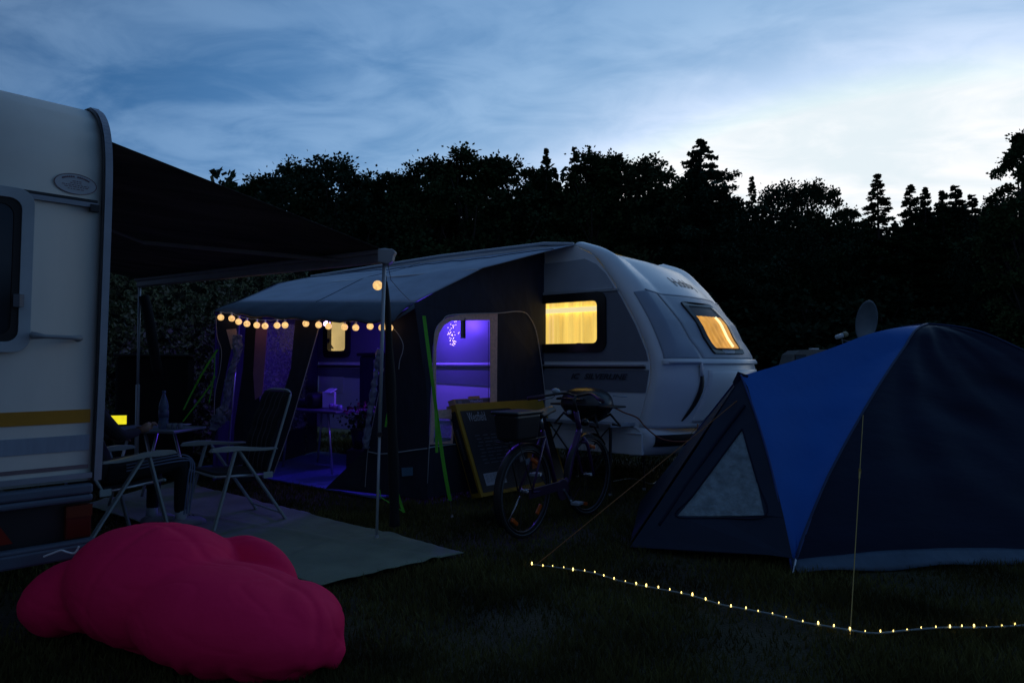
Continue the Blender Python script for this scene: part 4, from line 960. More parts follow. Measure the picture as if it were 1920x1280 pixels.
# ------------------------------------------------------------------ seated person
def person():
    t = thing('person', 'person in dark clothes and striped track trousers sitting in the left folding chair', 'person', loc2, math.atan2(fwd2.y, fwd2.x))
    # joints in the chair's own axes
    J = [(-.10, 0, .52), (-.16, 0, .66), (-.24, 0, .86), (-.27, 0, 1.02), (-.25, 0, 1.12), (-.22, 0, 1.20),
         (-.23, .17, 1.0), (-.10, .25, .78), (.08, .16, .74), (-.23, -.17, 1.0), (-.06, -.25, .78), (.14, -.13, .80),
         (-.06, .11, .50), (.42, .14, .55), (.40, .15, .12), (-.06, -.11, .50), (.47, -.15, .54), (.46, -.14, .12)]
    E_ = [(0, 1), (1, 2), (2, 3), (3, 4), (4, 5), (3, 6), (6, 7), (7, 8), (3, 9), (9, 10), (10, 11), (0, 12), (12, 13), (13, 14), (0, 15), (15, 16), (16, 17)]
    rd_ = [.13, .125, .14, .10, .055, .06, .07, .048, .032, .07, .048, .032, .09, .062, .045, .09, .062, .045]
    me = bpy.data.meshes.new('body'); me.from_pydata(J, E_, []); o = ob('body', me, mat('dark_clothes', (.010, .010, .014), .9, var=.2), t)
    sk = o.modifiers.new('skin', 'SKIN'); ss = o.modifiers.new('sub', 'SUBSURF'); ss.levels = ss.render_levels = 2
    for k, vtx in enumerate(me.skin_vertices[0].data): vtx.radius = (rd_[k], rd_[k]); vtx.use_root = (k == 0)
    SK = mat('skin', (.30, .17, .12), .6)
    b = MB(); b.grid(lambda u, v: Vector((-.20 + .098 * math.sin(math.pi * v) * math.cos(2 * math.pi * u) * (1.06 if math.cos(2 * math.pi * u) > 0 else 1), .078 * math.sin(math.pi * v) * math.sin(2 * math.pi * u), 1.29 + .125 * math.cos(math.pi * v) * 1)), 20, 14)
    b.tube([(-.105, 0, 1.31), (-.075, 0, 1.27), (-.10, 0, 1.26)], [.009, .014, .008], 6)
    for s in (-1, 1): b.lathe([(.006, -.02), (.016, 0), (.006, .02)], (-.20, s * .078, 1.29), 8)
    hd = b.build('head', SK, t, True)
    b = MB()
    for s in (-1, 1): b.lathe([(.004, -.01), (.011, 0), (.004, .01)], (-.112, s * .032, 1.305), 8)
    b.build('eye', WHITE, hd, True)
    b = MB(); b.tube([(-.108, -.025, 1.225), (-.102, 0, 1.222), (-.108, .025, 1.225)], .005, 6); b.build('mouth', mat('lips', (.25, .09, .08), .5), hd, True)
    b = MB(); b.grid(lambda u, v: Vector((-.212 + .108 * math.sin(.56 * math.pi * v) * math.cos(2 * math.pi * u), .09 * math.sin(.56 * math.pi * v) * math.sin(2 * math.pi * u), 1.30 + .135 * math.cos(.56 * math.pi * v) - .02 * math.cos(2 * math.pi * u) * -1)), 20, 10); b.build('hair', mat('dark_hair', (.02, .015, .01), .8), hd, True)
    # hands with fingers round the phone
    for s, w in ((-1, Vector((.14, -.13, .80))), (1, Vector((.08, .16, .74)))):
        b = MB(); d = Vector((.8, 0, .35 if s < 0 else -.1)).normalized(); sd_ = Vector((0, 1, 0)); b.tube([w, w + d * .05, w + d * .09], [.022, .034, .03], 8)
        for k in range(4):
            a = w + d * .085 + sd_ * (-.027 + .018 * k); L_ = (.06, .07, .066, .05)[k]
            b.tube([a, a + d * L_ * .5 + Vector((0, 0, .006)), a + d * L_ * .8 + Vector((0, 0, -.012 - .01))], [.009, .008, .006], 6)
        b.tube([w + d * .03 + sd_ * -.03 * s, w + d * .06 + sd_ * -.05 * s, w + d * .09 + sd_ * -.05 * s], [.011, .010, .008], 6); b.build('hand', SK, t, True)
    ST = mat('trouser_stripe', (.17, .21, .32), .7)
    # three pale stripes down the outer right leg
    for k in range(3):
        oo = (k - 1) * .022
        q = smooth_curve([(0.02, -.19, .545 + oo), (.25, -.222, .57 + oo), (.44, -.214, .575 + oo), (.52 + oo * .6, -.20, .53), (.515 + oo, -.198, .42), (.50 + oo, -.192, .25), (.49 + oo, -.186, .13)], 5)
        b = MB()
        for a_, c_2 in zip(q, q[1:]): b.bar(a_, c_2, .009, .006, (0, 1, 0))
        b.build('stripe', ST, o)
    SH = mat('trainer', (.20, .20, .24), .6); SKS = mat('sock', (.35, .40, .45), .8)
    for fx, fy, rot in ((.40, .15, .1), (.47, -.14, -.1)):
        b = MB(); b.tube([(fx, fy, .16), (fx, fy, .07)], [.043, .045], 10); b.build('sock', SKS, t, True)
        b = MB(); q = [(fx - .07, fy, .05), (fx - .02, fy, .06), (fx + .06, fy - .01, .055), (fx + .14, fy - .02, .045), (fx + .19, fy - .02, .035)]; b.tube(q, [.035, .052, .050, .042, .022], 12)
        sh = b.build('shoe', SH, t, True)
        b = MB(); b.box((fx + .055, fy - .01, .012), (.27, .085, .024)); b.build('sole', WHITE, sh, bevel=.01)
        b = MB()
        for k in range(3): b.tube([(fx + .02 + k * .03, fy - .052, .04), (fx + .035 + k * .03, fy - .04, .08), (fx + .04 + k * .03, fy, .105)], .005, 5)
        b.build('shoe_stripe', BLACK, sh)
person()
ph = atY(218, 787, 5.45)
pt = thing('phone', 'phone with a bright yellow screen held up beside the old caravan', 'phone', ph - Vector((0, 0, .04)), R(14))
b = MB(); b.box((0, .006, .04), (.160, .010, .082)); b.build('case', BLACK, pt, bevel=.003)
b = MB(); b.box((0, -.001, .04), (.148, .002, .070)); b.build('screen', emit('phone_screen', (.92, .80, .02), .95, .12, 30), pt)

# ------------------------------------------------------------------ small camping table with bottle
tp = atY(285, 803, 6.35); ct = thing('camping_table', 'pale low camping table with a bottle on it, under the dark canopy', 'table', (tp.x, tp.y, 0), R(-8))
b = MB(); b.box((0, 0, .695), (.78, .5, .025)); b.build('table_top', mat('table_pale', (.16, .19, .22), .4), ct, bevel=.008)
for sx, sy in ((.26, -.2), (.26, .2), (-.26, -.2), (-.26, .2)):
    b = MB(); b.tube([(sx * .3, sy, .68), (sx, sy * 1.1, 0)], .013, 8); b.build('leg', ALU, ct, True)
tz = .708
bp = atY(307, 770, 6.30); bt = thing('bottle', 'large clear plastic drink bottle on the pale camping table', 'bottle', (bp.x, bp.y, tz))
b = MB(); b.lathe([(.038, 0), (.044, .01), (.044, .06), (.040, .075), (.044, .09), (.044, .17), (.041, .18), (.044, .19), (.040, .23), (.022, .285), (.014, .31), (.014, .325)], (0, 0, 0), 16); b.build('body', glass_mix('bottle_plastic', (.16, .22, .36), .35, .1), bt, True)
b = MB(); b.lathe([(.016, .32), (.016, .345)], (0, 0, 0), 12); b.build('cap', mat('blue_cap', (.10, .16, .3), .5), bt, True)
b = MB(); b.lathe([(.0445, .10), (.0445, .165)], (0, 0, 0), 16); b.build('label', mat('bottle_label', (.08, .10, .2), .5), bt, True)
def on_t(px, y, z=tz): p = atY(px, 803, y); return Vector((p.x, p.y, z))
cp_ = thing('cigarette_pack', 'dark red and white packet lying on the pale camping table', 'packet', on_t(270, 6.18), R(10))
b = MB(); b.box((0, 0, .014), (.11, .06, .028)); b.build('box', mat('dark_red_card', (.10, .02, .02), .5), cp_)
b = MB(); b.box((.015, -.031, .014), (.045, .002, .024)); b.build('label', WHITE, cp_)
for k, (px, lab, c) in enumerate(((318, 'small glass cup just right of the bottle', (.25, .28, .33)), (328, 'tiny pale cup in the middle of the cups right of the bottle', (.3, .33, .36)), (338, 'rightmost small cup near the end of the pale camping table', (.22, .25, .3)))):
    b = MB(); p = on_t(px, 6.25); b.lathe([(.018, 0), (.024, .05), (.020, .048), (.016, .008)], p, 10); b.solo('cup', mat('cup_glass', c, .2), lab, 'cup', True, 'small cups on the pale camping table')
b = MB(); p = atY(348, 795, 6.6); b.lathe([(.03, 0), (.055, .012), (.05, .014), (.02, .006)], Vector((p.x, p.y, tz)), 14); b.solo('ashtray', ALUW, 'shallow metal ashtray at the far edge of the pale camping table', 'ashtray', True)

# ------------------------------------------------------------------ pink bean bag
PINK = mat('pink_nylon', (1.0, .012, .105), .7, var=.03, vscale=3, bump=.5, bscale=6, stretch=(1, .45, 1.5), bd=7, spec=.2)
def ellip(b, c, r, rot=None, n=28, m=18):
    c = Vector(c); M_ = rot if rot is not None else Matrix.Identity(3); k = len(b.v); vs = []; fs = []
    for j in range(m + 1):
        for i in range(n):
            a = 2 * math.pi * i / n; p = math.pi * j / m
            vs.append(c + M_ @ Vector((r[0] * math.sin(p) * math.cos(a), r[1] * math.sin(p) * math.sin(a), r[2] * math.cos(p))))
    for j in range(m):
        for i in range(n): fs.append((j * n + i, j * n + (i + 1) % n, (j + 1) * n + (i + 1) % n, (j + 1) * n + i))
    b.add(vs, fs)
b = MB()
RZ = lambda a, x=0, y=0: Matrix.Rotation(R(a), 3, 'Z') @ Matrix.Rotation(R(y), 3, 'Y') @ Matrix.Rotation(R(x), 3, 'X')
ellip(b, (-1.71, 3.32, .25), (.42, .36, .28), RZ(-18, 0, 4))
ellip(b, (-1.24, 3.06, .18), (.52, .33, .215), RZ(-22, 0, 7))
ellip(b, (-2.08, 3.36, .165), (.28, .22, .185), RZ(5, 0, -8))
ellip(b, (-1.29, 3.42, .24), (.29, .11, .185), RZ(-22, -12, 14))
ellip(b, (-.95, 3.02, .17), (.22, .24, .17), RZ(10))
ellip(b, (-.80, 2.98, .08), (.09, .08, .07), RZ(-30, 0, 20))
c0_ = Vector((-1.5, 3.2, 0)); b.v = [v - c0_ for v in b.v]
bb = b.build('bean_bag', PINK, None, True, weld=True); bb.location = c0_; MW[bb.name] = Matrix.Translation(c0_)
tag(bb, 'big slumped pink bean bag lying on the grass behind the old caravan', 'bean bag')
md = bb.modifiers.new('r', 'REMESH'); md.mode = 'VOXEL'; md.voxel_size = .011; md.use_smooth_shade = True
md = bb.modifiers.new('s', 'SMOOTH'); md.iterations = 22; md.factor = .9
dg = bpy.context.evaluated_depsgraph_get(); dg.update()
me2 = bpy.data.meshes.new_from_object(bb.evaluated_get(dg)); bb.modifiers.clear()
nn_ = [v.normal.copy() for v in me2.vertices]
seams = [(Vector((-1.70, 3.3, .25)), Vector((.93, -.36, .08))), (Vector((-1.2, 3.05, .30)), Vector((.30, .86, -.42)))]
for v, nv in zip(me2.vertices, nn_):
    p = v.co + c0_; h = 0.0
    for k, (sp, sn_) in enumerate(seams):
        w_ = p + Vector((.03 * math.sin(p.z * 9 + k), .03 * math.sin(p.x * 7), 0)); d = (w_ - sp).dot(sn_.normalized())
        tng = sn_.cross(Vector((0, 0, 1))).normalized(); al = p.dot(tng) * 34 + p.z * 30 + 2 * noise.noise(p * 6)
        h += -.006 * math.exp(-(d / .020) ** 2) + .0020 * math.sin(al + k) * math.exp(-(d / .075) ** 2)
    q_ = Vector((p.x * 3.2 + p.z * 2, p.y * 5.5, p.z * 5.0)); r1 = noise.noise(q_); r2 = noise.noise(q_ * 2.3 + Vector((5, 1, 2)))
    h += .003 * (1 - min(1, abs(r1) * 6)) ** 2 * -1 + .0012 * (1 - min(1, abs(r2) * 4)) ** 2 + .030 * noise.noise(p * 2.2)
    if p.z < .12: h += .010 * math.sin(p.x * 40 + 5 * noise.noise(p * 5)) * (1 - p.z / .12)
    v.co += nv * h
me2.polygons.foreach_set('use_smooth', [True] * len(me2.polygons)); me2.update()
bb.data = me2; me2.materials.clear(); me2.materials.append(PINK)
b = MB(); p = atY(150, 1033, 3.30)
q = smooth_curve([atY(82, 1043, 3.18), atY(100, 1036, 3.18), atY(115, 1031, 3.18), atY(125, 1034, 3.18), atY(140, 1036, 3.18), atY(148, 1024, 3.18)], 4); b.tube(q, .0045, 5); b.solo('tie_cord', WHITE, 'crumpled pale cord lying on the back of the pink bean bag', 'cord')

# ------------------------------------------------------------------ dome tent
BLUE = mat('blue_flysheet', (.003, .115, .48), .5, var=.06, vscale=2, bump=.5, bscale=4, stretch=(1, 1, .5), spec=.35)
NAVY = mat('navy_flysheet', (.005, .011, .034), .6, var=.14, vscale=2.5, bump=.7, bscale=4.5, stretch=(.5, .5, 1.6), spec=.18)
NAVY2 = mat('slate_flysheet', (.012, .024, .052), .55, var=.12, vscale=3, bump=.5, bscale=5, spec=.3)
TWIN = mat('crinkled_window', (.19, .27, .31), .25, var=.3, vscale=16, bump=1.0, bscale=22, spec=.6)
SKRT = mat('tent_skirt', (.05, .09, .14), .5, var=.15, vscale=8, bump=.5, bscale=10)
tent = thing('dome_tent', 'blue and navy dome tent at the right with a triangular clear window in its porch', 'tent', (3.0, 5.3, 0))
def T(name, b, m, smooth=False, **k): return b.build(name, m, tent, smooth, world=True, **k)
F1 = G(1487, 1070); TA = Vector((.99, .14, 0)).normalized(); TB = Vector((-TA.y, TA.x, 0))
TL, TW = 4.0, 2.5
F4 = F1 + TA * TL + TB * .0; F2 = F1 + TB * TW; F3 = F4 + TB * TW
PK = (F1 + F3) / 2; PK.z = 1.80
def capz(z): return z if z < 1.5 else 1.5 + .16 * (1 - math.exp(-(z - 1.5) / .16))
def pole(a, v):
    """a dome pole from the ground point a (v=0) to the peak (v=1)"""
    K = [(0, 0), (.05, .10), (.12, .19), (.20, .29), (.32, .41), (.44, .52), (.56, .625), (.68, .72), (.80, .81), (.90, .905), (1, 1)]
    if (a - F1).length > .1: K = [(t_, h_ + (.035 * math.sin(math.pi * max(0, (t_ - .5) / .5)) ** 1 if t_ > .5 else 0)) for t_, h_ in K]
    for (t0, h0), (t1, h1) in zip(K, K[1:]):
        if v <= t1: break
    f = (v - t0) / (t1 - t0); p = a.lerp(PK, v); return Vector((p.x, p.y, PK.z * lerp(h0, h1, f)))
AP = atY(1391, 704, 5.15)
def hoop(v, far=False):
    a = F1 if not far else F2 + TA * -.05
    p = a.lerp(AP, v); bow = math.sin(v * math.pi) * .05
    return p + TA * bow * .6 + Vector((0, 0, bow))
def wr(p, amt, f=3): return amt * noise.noise(Vector((p.x * f, p.y * f, p.z * f * .6)))
# side panels of the dome
def dome(a, c, name, m, sag=.10):
    b = MB()
    def fn(u, v):
        p = pole(a, v); q_ = pole(c, v); r_ = p.lerp(q_, u); s_ = math.sin(math.pi * u)
        out = ((a + c) / 2 - Vector((PK.x, PK.y, 0))).normalized()
        w_ = (1 - v) 
        r_ = r_ - out * sag * s_ * math.sin(math.pi * min(1, v * 1.1)) * .9
        r_ += out * .03 * math.sin(u * 26 + v * 14 + 2 * math.sin(u * 5)) * s_ * (v * (1 - v)) * 2.2
        r_.z += .012 * wr(r_, 1) + .045 * s_ * max(0, math.sin(math.pi * max(0, v - .45) / .55)); r_.z = capz(max(r_.z, .035)); r_ += out * (.016 * math.sin((u * 5 + v * 9) * 3.1 + 3 * noise.noise(Vector((u * 4, v * 4, 0)))) + .02 * noise.noise(Vector((u * 9, v * 5 + u * 6, 4)))) * s_ * v * (1 - v) * 3; return r_
    b.grid(fn, 90, 70); return T(name, b, m, True)
dome(F1, F4, 'side_panel', NAVY); dome(F4, F3, 'end_panel', NAVY); dome(F3, F2, 'side_panel', NAVY)
# blue porch roof: from the dome poles forward to the hoop
for far in (False, True):
    a = F1 if not far else F2
    b = MB()
    def fn(u, v):
        p = pole(a, v); h = hoop(v, far); r_ = h.lerp(p, u); s_ = math.sin(math.pi * u)
        r_.z -= .05 * s_ * v ** 1.5; r_ += TB * (.05 if not far else -.05) * s_ * math.sin(v * math.pi) * (1 if not far else 1)
        r_ += TB * .010 * math.sin(v * 30 + u * 9) * s_ * (1 - v); r_.z = capz(max(.04, r_.z)); return r_
    b.grid(fn, 40, 50); T('porch_roof', b, BLUE, True)
# porch front: two faces from the hoop to the ground in front
N1 = G(1182, 1024); N2 = N1 + TB * 1.5 + TA * .58
def tri2(o_, ux, uy): 
    nx = (ux - o_).normalized(); n_ = nx.cross(uy - o_).normalized(); ny = n_.cross(nx)
    return nx, ny, n_
F1g = F1.copy(); F1g.z = .07; N1g = N1.copy(); N1g.z = .03
nx, ny, nn = tri2(F1g, N1g, AP)
if nn.y > 0: nn = -nn
def onpl(px, py):
    r = ray(px, py); return EY + r * (nn.dot(F1g - EY) / nn.dot(r))
def t2(p): return ((p - F1g).dot(nx), (p - F1g).dot(ny))
def f3(off): 
    def f(x, y):
        w_ = .02 * noise.noise(Vector((x * 3, y * 3, 0))); return F1g + nx * x + ny * y + nn * (off + w_)
    return f
face = [t2(onpl(*p)) for p in ((1390, 704), (1402, 725), (1420, 785), (1446, 870), (1470, 970), (1486, 1046), (1440, 1040), (1300, 1033), (1182, 1026), (1195, 1005), (1250, 925), (1310, 835), (1355, 760))]
win = [t2(onpl(*p)) for p in ((1392, 806), (1404, 850), (1420, 905), (1434, 966), (1350, 969), (1270, 967), (1300, 930), (1345, 870))]
b = MB(); b.poly([face, win], f3(0)); T('porch_front', b, NAVY2, solid=.004)
b = MB(); b.poly([win], f3(-.003)); T('window', b, TWIN)
def hemf(pts, r_, m, nm):
    b = MB(); b.tube(smooth_curve([f3(.006)(*t2(onpl(*p))) for p in pts], 6), r_, 5); T(nm, b, m, True)
hemf([(1392, 804), (1345, 868), (1300, 928), (1268, 968), (1350, 970), (1436, 967), (1420, 903), (1404, 848), (1392, 804)], .005, NAVY, 'window_seam')
hemf([(1396, 760), (1350, 822), (1290, 905), (1236, 985)], .012, NAVY, 'zip_flap')
b = MB(); b.add([AP, N1g, N2, F2 + Vector((0, 0, .03))], [(0, 1, 2), (0, 2, 3)]); T('porch_front', b, NAVY2, solid=.004)
# hoop and edge bindings
for far in (False, True):
    b = MB(); b.tube([hoop(v / 20, far) + Vector((-.01, -.01, .005)) for v in range(21)], .008, 6); T('hoop_binding', b, mat('blue_binding', (.01, .05, .22), .5), True)
for a in (F1, F2, F3, F4):
    b = MB(); b.tube([(lambda p: Vector((p.x, p.y, capz(p.z) + .008)))(pole(a, v / 24)) for v in range(25)], .009, 6); T('dome_pole', b, mat('pole_sleeve', (.012, .035, .11), .6), True)
# little peak flap at the porch apex
b = MB(); b.add([AP + Vector((-.03, 0, .03)), AP + Vector((.05, 0, 0)), AP + Vector((-.03, -.02, -.16)), AP + Vector((-.07, 0, -.05))], [(0, 1, 2), (0, 2, 3)]); T('apex_flap', b, NAVY, solid=.004)
# pale skirt at the foot of the near side
b = MB(); b.grid(lambda u, v: F1 + TA * TL * u + TB * (-.10 * v + .04) + Vector((0, 0, .070 - .065 * v + .012 * math.sin(u * 31) * v + .03 * u * (1 - v) + (.02 * math.sin(u * 9) * (1 - v)))), 70, 4); T('skirt', b, SKRT, True, solid=.004)
b = MB(); b.tube([G(1494, 1066) + Vector((0, 0, .09)), G(1487, 1074) + Vector((0, 0, .0))], .006, 6); T('peg', b, ALU)
b = MB(); c = onplane(1582, 970, F1 - TB * -.18, (TA.x, TA.y)); b.poly([[(.03 * math.cos(k * .9) * (1 + .3 * (k % 2)), .02 * math.sin(k * .9) * (1 + .3 * (k % 2))) for k in range(7)]], lambda x, z: c + TA * x - TB * .02 + Vector((0, 0, z)), thick=(0, .004, 0)); T('logo_patch', b, mat('dark_red_patch', (.10, .01, .01), .6))
b = MB(); b.tube([pole(F1, .10) + Vector((0, 0, 0)), F1 + Vector((0, 0, .02))], .009, 6); T('pole_foot', b, mat('blue_binding', (.01, .05, .22), .5))
# ------------------------------------------------------------------ guy lines
YEL = mat('yellow_guy_line', (.42, .28, .05), .6)
ORG = mat('orange_guy_line', (.30, .12, .03), .6)
K0 = G(1594, 1191)
def line(name, a, c, r_, m, label, cat='guy line', sag=0, slider=None):
    b = MB(); b.tube([a.lerp(c, t / 10) - Vector((0, 0, sag * math.sin(math.pi * t / 10))) for t in range(11)], r_, 5)
    if slider: b.box(a.lerp(c, slider), (.012, .012, .03)); b.tube([a.lerp(c, slider), a.lerp(c, slider + .04)], r_ * 2, 5)
    b.tube([c, c + (c - a).normalized() * .015 + Vector((0, 0, -.05))], .004, 5); b.solo(name, m, label, cat)
line('guy_line', pole(F1, .435) + Vector((0, -.02, 0)), K0, .0028, YEL, 'yellow guy line from the tent seam down to the bend of the LED rope', slider=.34)
line('guy_line', atY(1398, 738, 5.1), G(1002, 1061), .0030, ORG, 'long orange guy line from the tent porch to the left end of the LED rope')
line('guy_line', atY(1390, 712, 5.15), G(1232, 880), .0022, ORG, 'thin orange guy line from the tip of the tent porch towards the caravan')
# ------------------------------------------------------------------ LED rope on the ground
rope_px = [(998, 1062), (1050, 1070), (1110, 1081), (1170, 1095), (1230, 1109), (1290, 1123), (1350, 1137), (1400, 1149), (1450, 1161), (1500, 1170), (1550, 1181), (1594, 1191), (1640, 1192), (1700, 1189), (1770, 1186), (1850, 1181), (1940, 1178), (2030, 1174)]
rp_ = [G(x, y) + Vector((0, 0, .014 + .006 * (i % 3))) for i, (x, y) in enumerate(rope_px)]
q = smooth_curve(rp_, 6); lr = thing('led_rope', 'thin clear rope of small warm LEDs laid on the grass before the tent', 'rope light', rp_[11] - Vector((0, 0, .018)))
b = MB(); b.tube(q, .005, 6); b.build('tube', glass_mix('rope_tube', (.30, .36, .34), .2, .25), lr, True, world=True)
# bulbs at even spacing
T_ = sum((c - a).length for a, c in zip(q, q[1:])); nl = int(T_ / .071)
b = MB(); b.lathe([(.002, -.008), (.0034, -.003), (.0034, .003), (.002, .008)], (0, 0, 0), 8); lm = b.mesh('led_bulb'); lm.materials.append(LEDW)
for k in range(nl + 1):
    p = poly_at(q, k / nl) + Vector((0, 0, .009)); o = bpy.data.objects.new('led_bulb', lm); COL.objects.link(o); o.parent = lr; o.location = p - lr.location + Vector((random.uniform(-.006, .006), random.uniform(-.008, .008), random.uniform(-.005, .001))); o.scale = [random.choice((.55, .75, .9, 1.15))] * 3
# ------------------------------------------------------------------ green storm straps
def ribbon(name, pts, w, m, label, group='neon green storm straps of the awning', axis=(1, 0, 0), extra=None):
    b = MB(); q = smooth_curve(pts, 5); ax = Vector(axis)
    n = len(q); vs = []
    for i, p in enumerate(q):
        a_ = ax * math.cos(.35 * math.sin(i * .35)) + Vector((0, 1, 0)) * math.sin(.35 * math.sin(i * .35)); vs += [p - a_ * w / 2, p + a_ * w / 2]
    b.add(vs, [(2 * i, 2 * i + 1, 2 * i + 3, 2 * i + 2) for i in range(n - 1)])
    if extra: extra(b)
    return b.solo(name, m, label, 'strap', group=group, solid=.002)
P_ = atY
def ex(b):
    q2 = [P_(817, 770, 5.72), P_(818, 800, 5.66), P_(819, 848, 5.64)]
    for a_, c_3 in zip(q2, q2[1:]): b.bar(a_, c_3, .022, .003, (0, 1, 0))
ribbon('storm_strap', [P_(795, 592, 5.94), P_(801, 640, 5.88), P_(809, 700, 5.80), P_(818, 770, 5.72), P_(826, 830, 5.68), P_(835, 890, 5.66), P_(844, 938, 5.65)], .030, GREENS, 'taut bright green strap from the awning corner to a peg in the grass', extra=ex)
b = MB(); b.tube([P_(844, 938, 5.65), G(848, 970) + Vector((0, 0, .02))], .003, 5); g_ = G(848, 970); b.lathe([(.012, 0), (.016, .008), (.006, .02)], g_ + Vector((0, 0, .0)), 8); b.tube([g_, g_ + Vector((0, 0, -.05))], .004, 5); b.solo('tent_peg', ALU, 'metal peg in the grass holding the taut bright green strap', 'peg')
g3 = G(756, 962)
ribbon('storm_strap', [P_(727, 762, 5.6), P_(733, 800, 5.55), P_(737, 860, 5.5), P_(741, 905, 5.45), P_(752, 945, 5.45), P_(757, 960, 5.45)], .022, GREENS, 'slack green strap curving down beside the near canopy leg', extra=lambda b: (b.tube([P_(757, 960, 5.45), P_(735, 945, 5.6), P_(714, 932, 5.7), P_(712, 918, 5.72)], .004, 5), b.bar(P_(729, 760, 5.6), P_(723, 800, 5.58), .016, .003, (0, 1, 0))))
ribbon('storm_strap', [P_(408, 655, 7.2), P_(385, 690, 7.15), P_(363, 730, 7.1), P_(344, 768, 7.05)], .022, GREENS, 'longer green strap running down left of the awning, before the camouflage screen')
ribbon('storm_strap', [P_(404, 705, 7.2), P_(385, 735, 7.15), P_(343, 790, 7.0)], .016, GREENS, 'lower short green strap left of the awning, under the longer one')
b = MB(); b.tube([P_(403, 660, 7.2), P_(402, 700, 7.2), P_(392, 755, 7.15)], .006, 5); b.solo('storm_strap', GREENS, 'thin green strap end hanging straight down at the left corner of the awning', 'strap', group='neon green storm straps of the awning')
b = MB()
for (x, y, c) in ((455, 905, 5.9), (470, 895, 6.1), (490, 893, 6.3)): b.tube([G(x, y) + Vector((0, 0, .05)), G(x + 12, y - 6) + Vector((0, 0, .03)), G(x + 22, y - 2) + Vector((0, 0, .02))], .006, 5)
b.solo('loose_cord', GREENS, 'dim green cord lying loose on the grass under the empty folding chair', 'cord')

# ------------------------------------------------------------------ grill table, grill, hose
TZ = .70
n_ = atZ(1145, 796, TZ); r_ = atZ(1200, 788, TZ); l_ = atZ(1000, 782, TZ)
tdir = (l_ - n_).normalized(); tdir.z = 0; tdir.normalize(); tn = Vector((tdir.y, -tdir.x, 0))
if tn.dot(r_ - n_) < 0: tn = -tn
ctr = n_ + tdir * .53 + tn * .27; gt = thing('grill_table', 'folding table with thin black crossed legs carrying the black gas grill', 'table', (ctr.x, ctr.y, 0), math.atan2(tdir.y, tdir.x))
gy_ = 1 if Vector((-tdir.y, tdir.x, 0)).dot(tn) > 0 else -1
b = MB(); b.box((0, 0, TZ - .012), (1.06, .54, .018)); b.build('table_top', mat('grill_table_top', (.26, .30, .35), .4), gt)
b = MB()
for s in (-1, 1): b.box((0, s * .27, TZ - .012), (1.08, .022, .034)); b.box((s * .53, 0, TZ - .012), (.022, .52, .034))
b.build('edge', mat('grill_table_edge', (.42, .47, .52), .4, .2), gt, bevel=.003)
for sx in (-1, 1):
    for sy in (-1, 1):
        b = MB(); b.bar((sx * .50, sy * .24, TZ - .03), (sx * .50, sy * .25, .28), .022, .022); b.tube([(sx * .50, sy * .25, .34), (sx * .50, sy * .25, 0)], .009, 8); lg = b.build('leg', BLACK, gt)
        b = MB(); b.lathe([(.018, 0), (.018, .02)], (sx * .50, sy * .25, 0), 8); b.build('foot', ALUW, lg)
for sy in (-1, 1):
    b = MB(); b.bar((-.47, sy * .22, TZ - .03), (-.05, sy * .22, .30), .014, .008); b.bar((.47, sy * .22, TZ - .03), (.05, sy * .22, .30), .014, .008); b.bar((-.24, sy * .22, TZ - .03), (-.5, sy * .22, .35), .014, .008); b.bar((.24, sy * .22, TZ - .03), (.5, sy * .22, .35), .014, .008); b.build('brace', BLACK, gt)
b = MB(); b.bar((-.05, -.22, .30), (-.05, .22, .30), .014, .014); b.bar((.05, -.22, .30), (.05, .22, .30), .014, .014); b.bar((-.05, 0, .30), (.05, 0, .30), .014, .014); b.build('stretcher', BLACK, gt)
gc = atY(1100, 760, 6.65); gq = thing('gas_grill', 'black portable gas grill with domed lid on the folding table', 'grill', (gc.x, gc.y, TZ + .0), math.atan2(tdir.y, tdir.x))
LID = mat('grill_lid', (.018, .018, .022), .33, var=.2, spec=.7)
b = MB(); hx, hy = .27, .205
def lid(u, v):
    a = 2 * math.pi * u; p = v * math.pi / 2
    se = lambda c: math.copysign(abs(c) ** .8, c)
    return Vector((hx * se(math.cos(a)) * math.cos(p) ** .7, hy * se(math.sin(a)) * math.cos(p) ** .7, .215 + .155 * math.sin(p)))
b.grid(lid, 40, 14); b.build('lid', LID, gq, True, weld=True)
b = MB(); b.grid(lambda u, v: Vector((hx * lerp(.45, 1.02, v ** .5) * math.cos(2 * math.pi * u), hy * lerp(.45, 1.02, v ** .5) * math.sin(2 * math.pi * u), lerp(.055, .208, v))), 32, 8); b.build('bowl', BLACK, gq, True, weld=True, solid=.006)
b = MB(); b.tube([(hx * 1.04 * math.cos(k * math.pi / 16), hy * 1.05 * math.sin(k * math.pi / 16), .21) for k in range(32)], .010, 6, closed=True); b.build('rim', BLACK, gq, True)
fy = -gy_
b = MB(); b.tube([(-.16, fy * .19, .27), (-.15, fy * .25, .265), (0, fy * .262, .27), (.15, fy * .25, .265), (.16, fy * .19, .27)], .011, 8); b.build('lid_handle', BLACKG, gq, True)
for s in (-1, 1):
    b = MB(); b.box((s * .34, 0, .20), (.15, .22, .018)); b.bar((s * .27, 0, .20), (s * .20, 0, .13), .2, .015); b.build('side_shelf', BLACK, gq, bevel=.006)
b = MB(); b.tube([(-.20, -.15, .02), (-.30, -.15, .012), (-.22, -.1, .12), (0, -.12, .03), (.22, -.1, .12), (.30, -.15, .012), (.20, -.15, .02)], .012, 8); b.tube([(-.20, .15, .02), (-.30, .15, .012), (-.22, .1, .12), (0, .12, .03), (.22, .1, .12), (.30, .15, .012), (.20, .15, .02)], .012, 8); b.build('cradle', BLACK, gq, True)
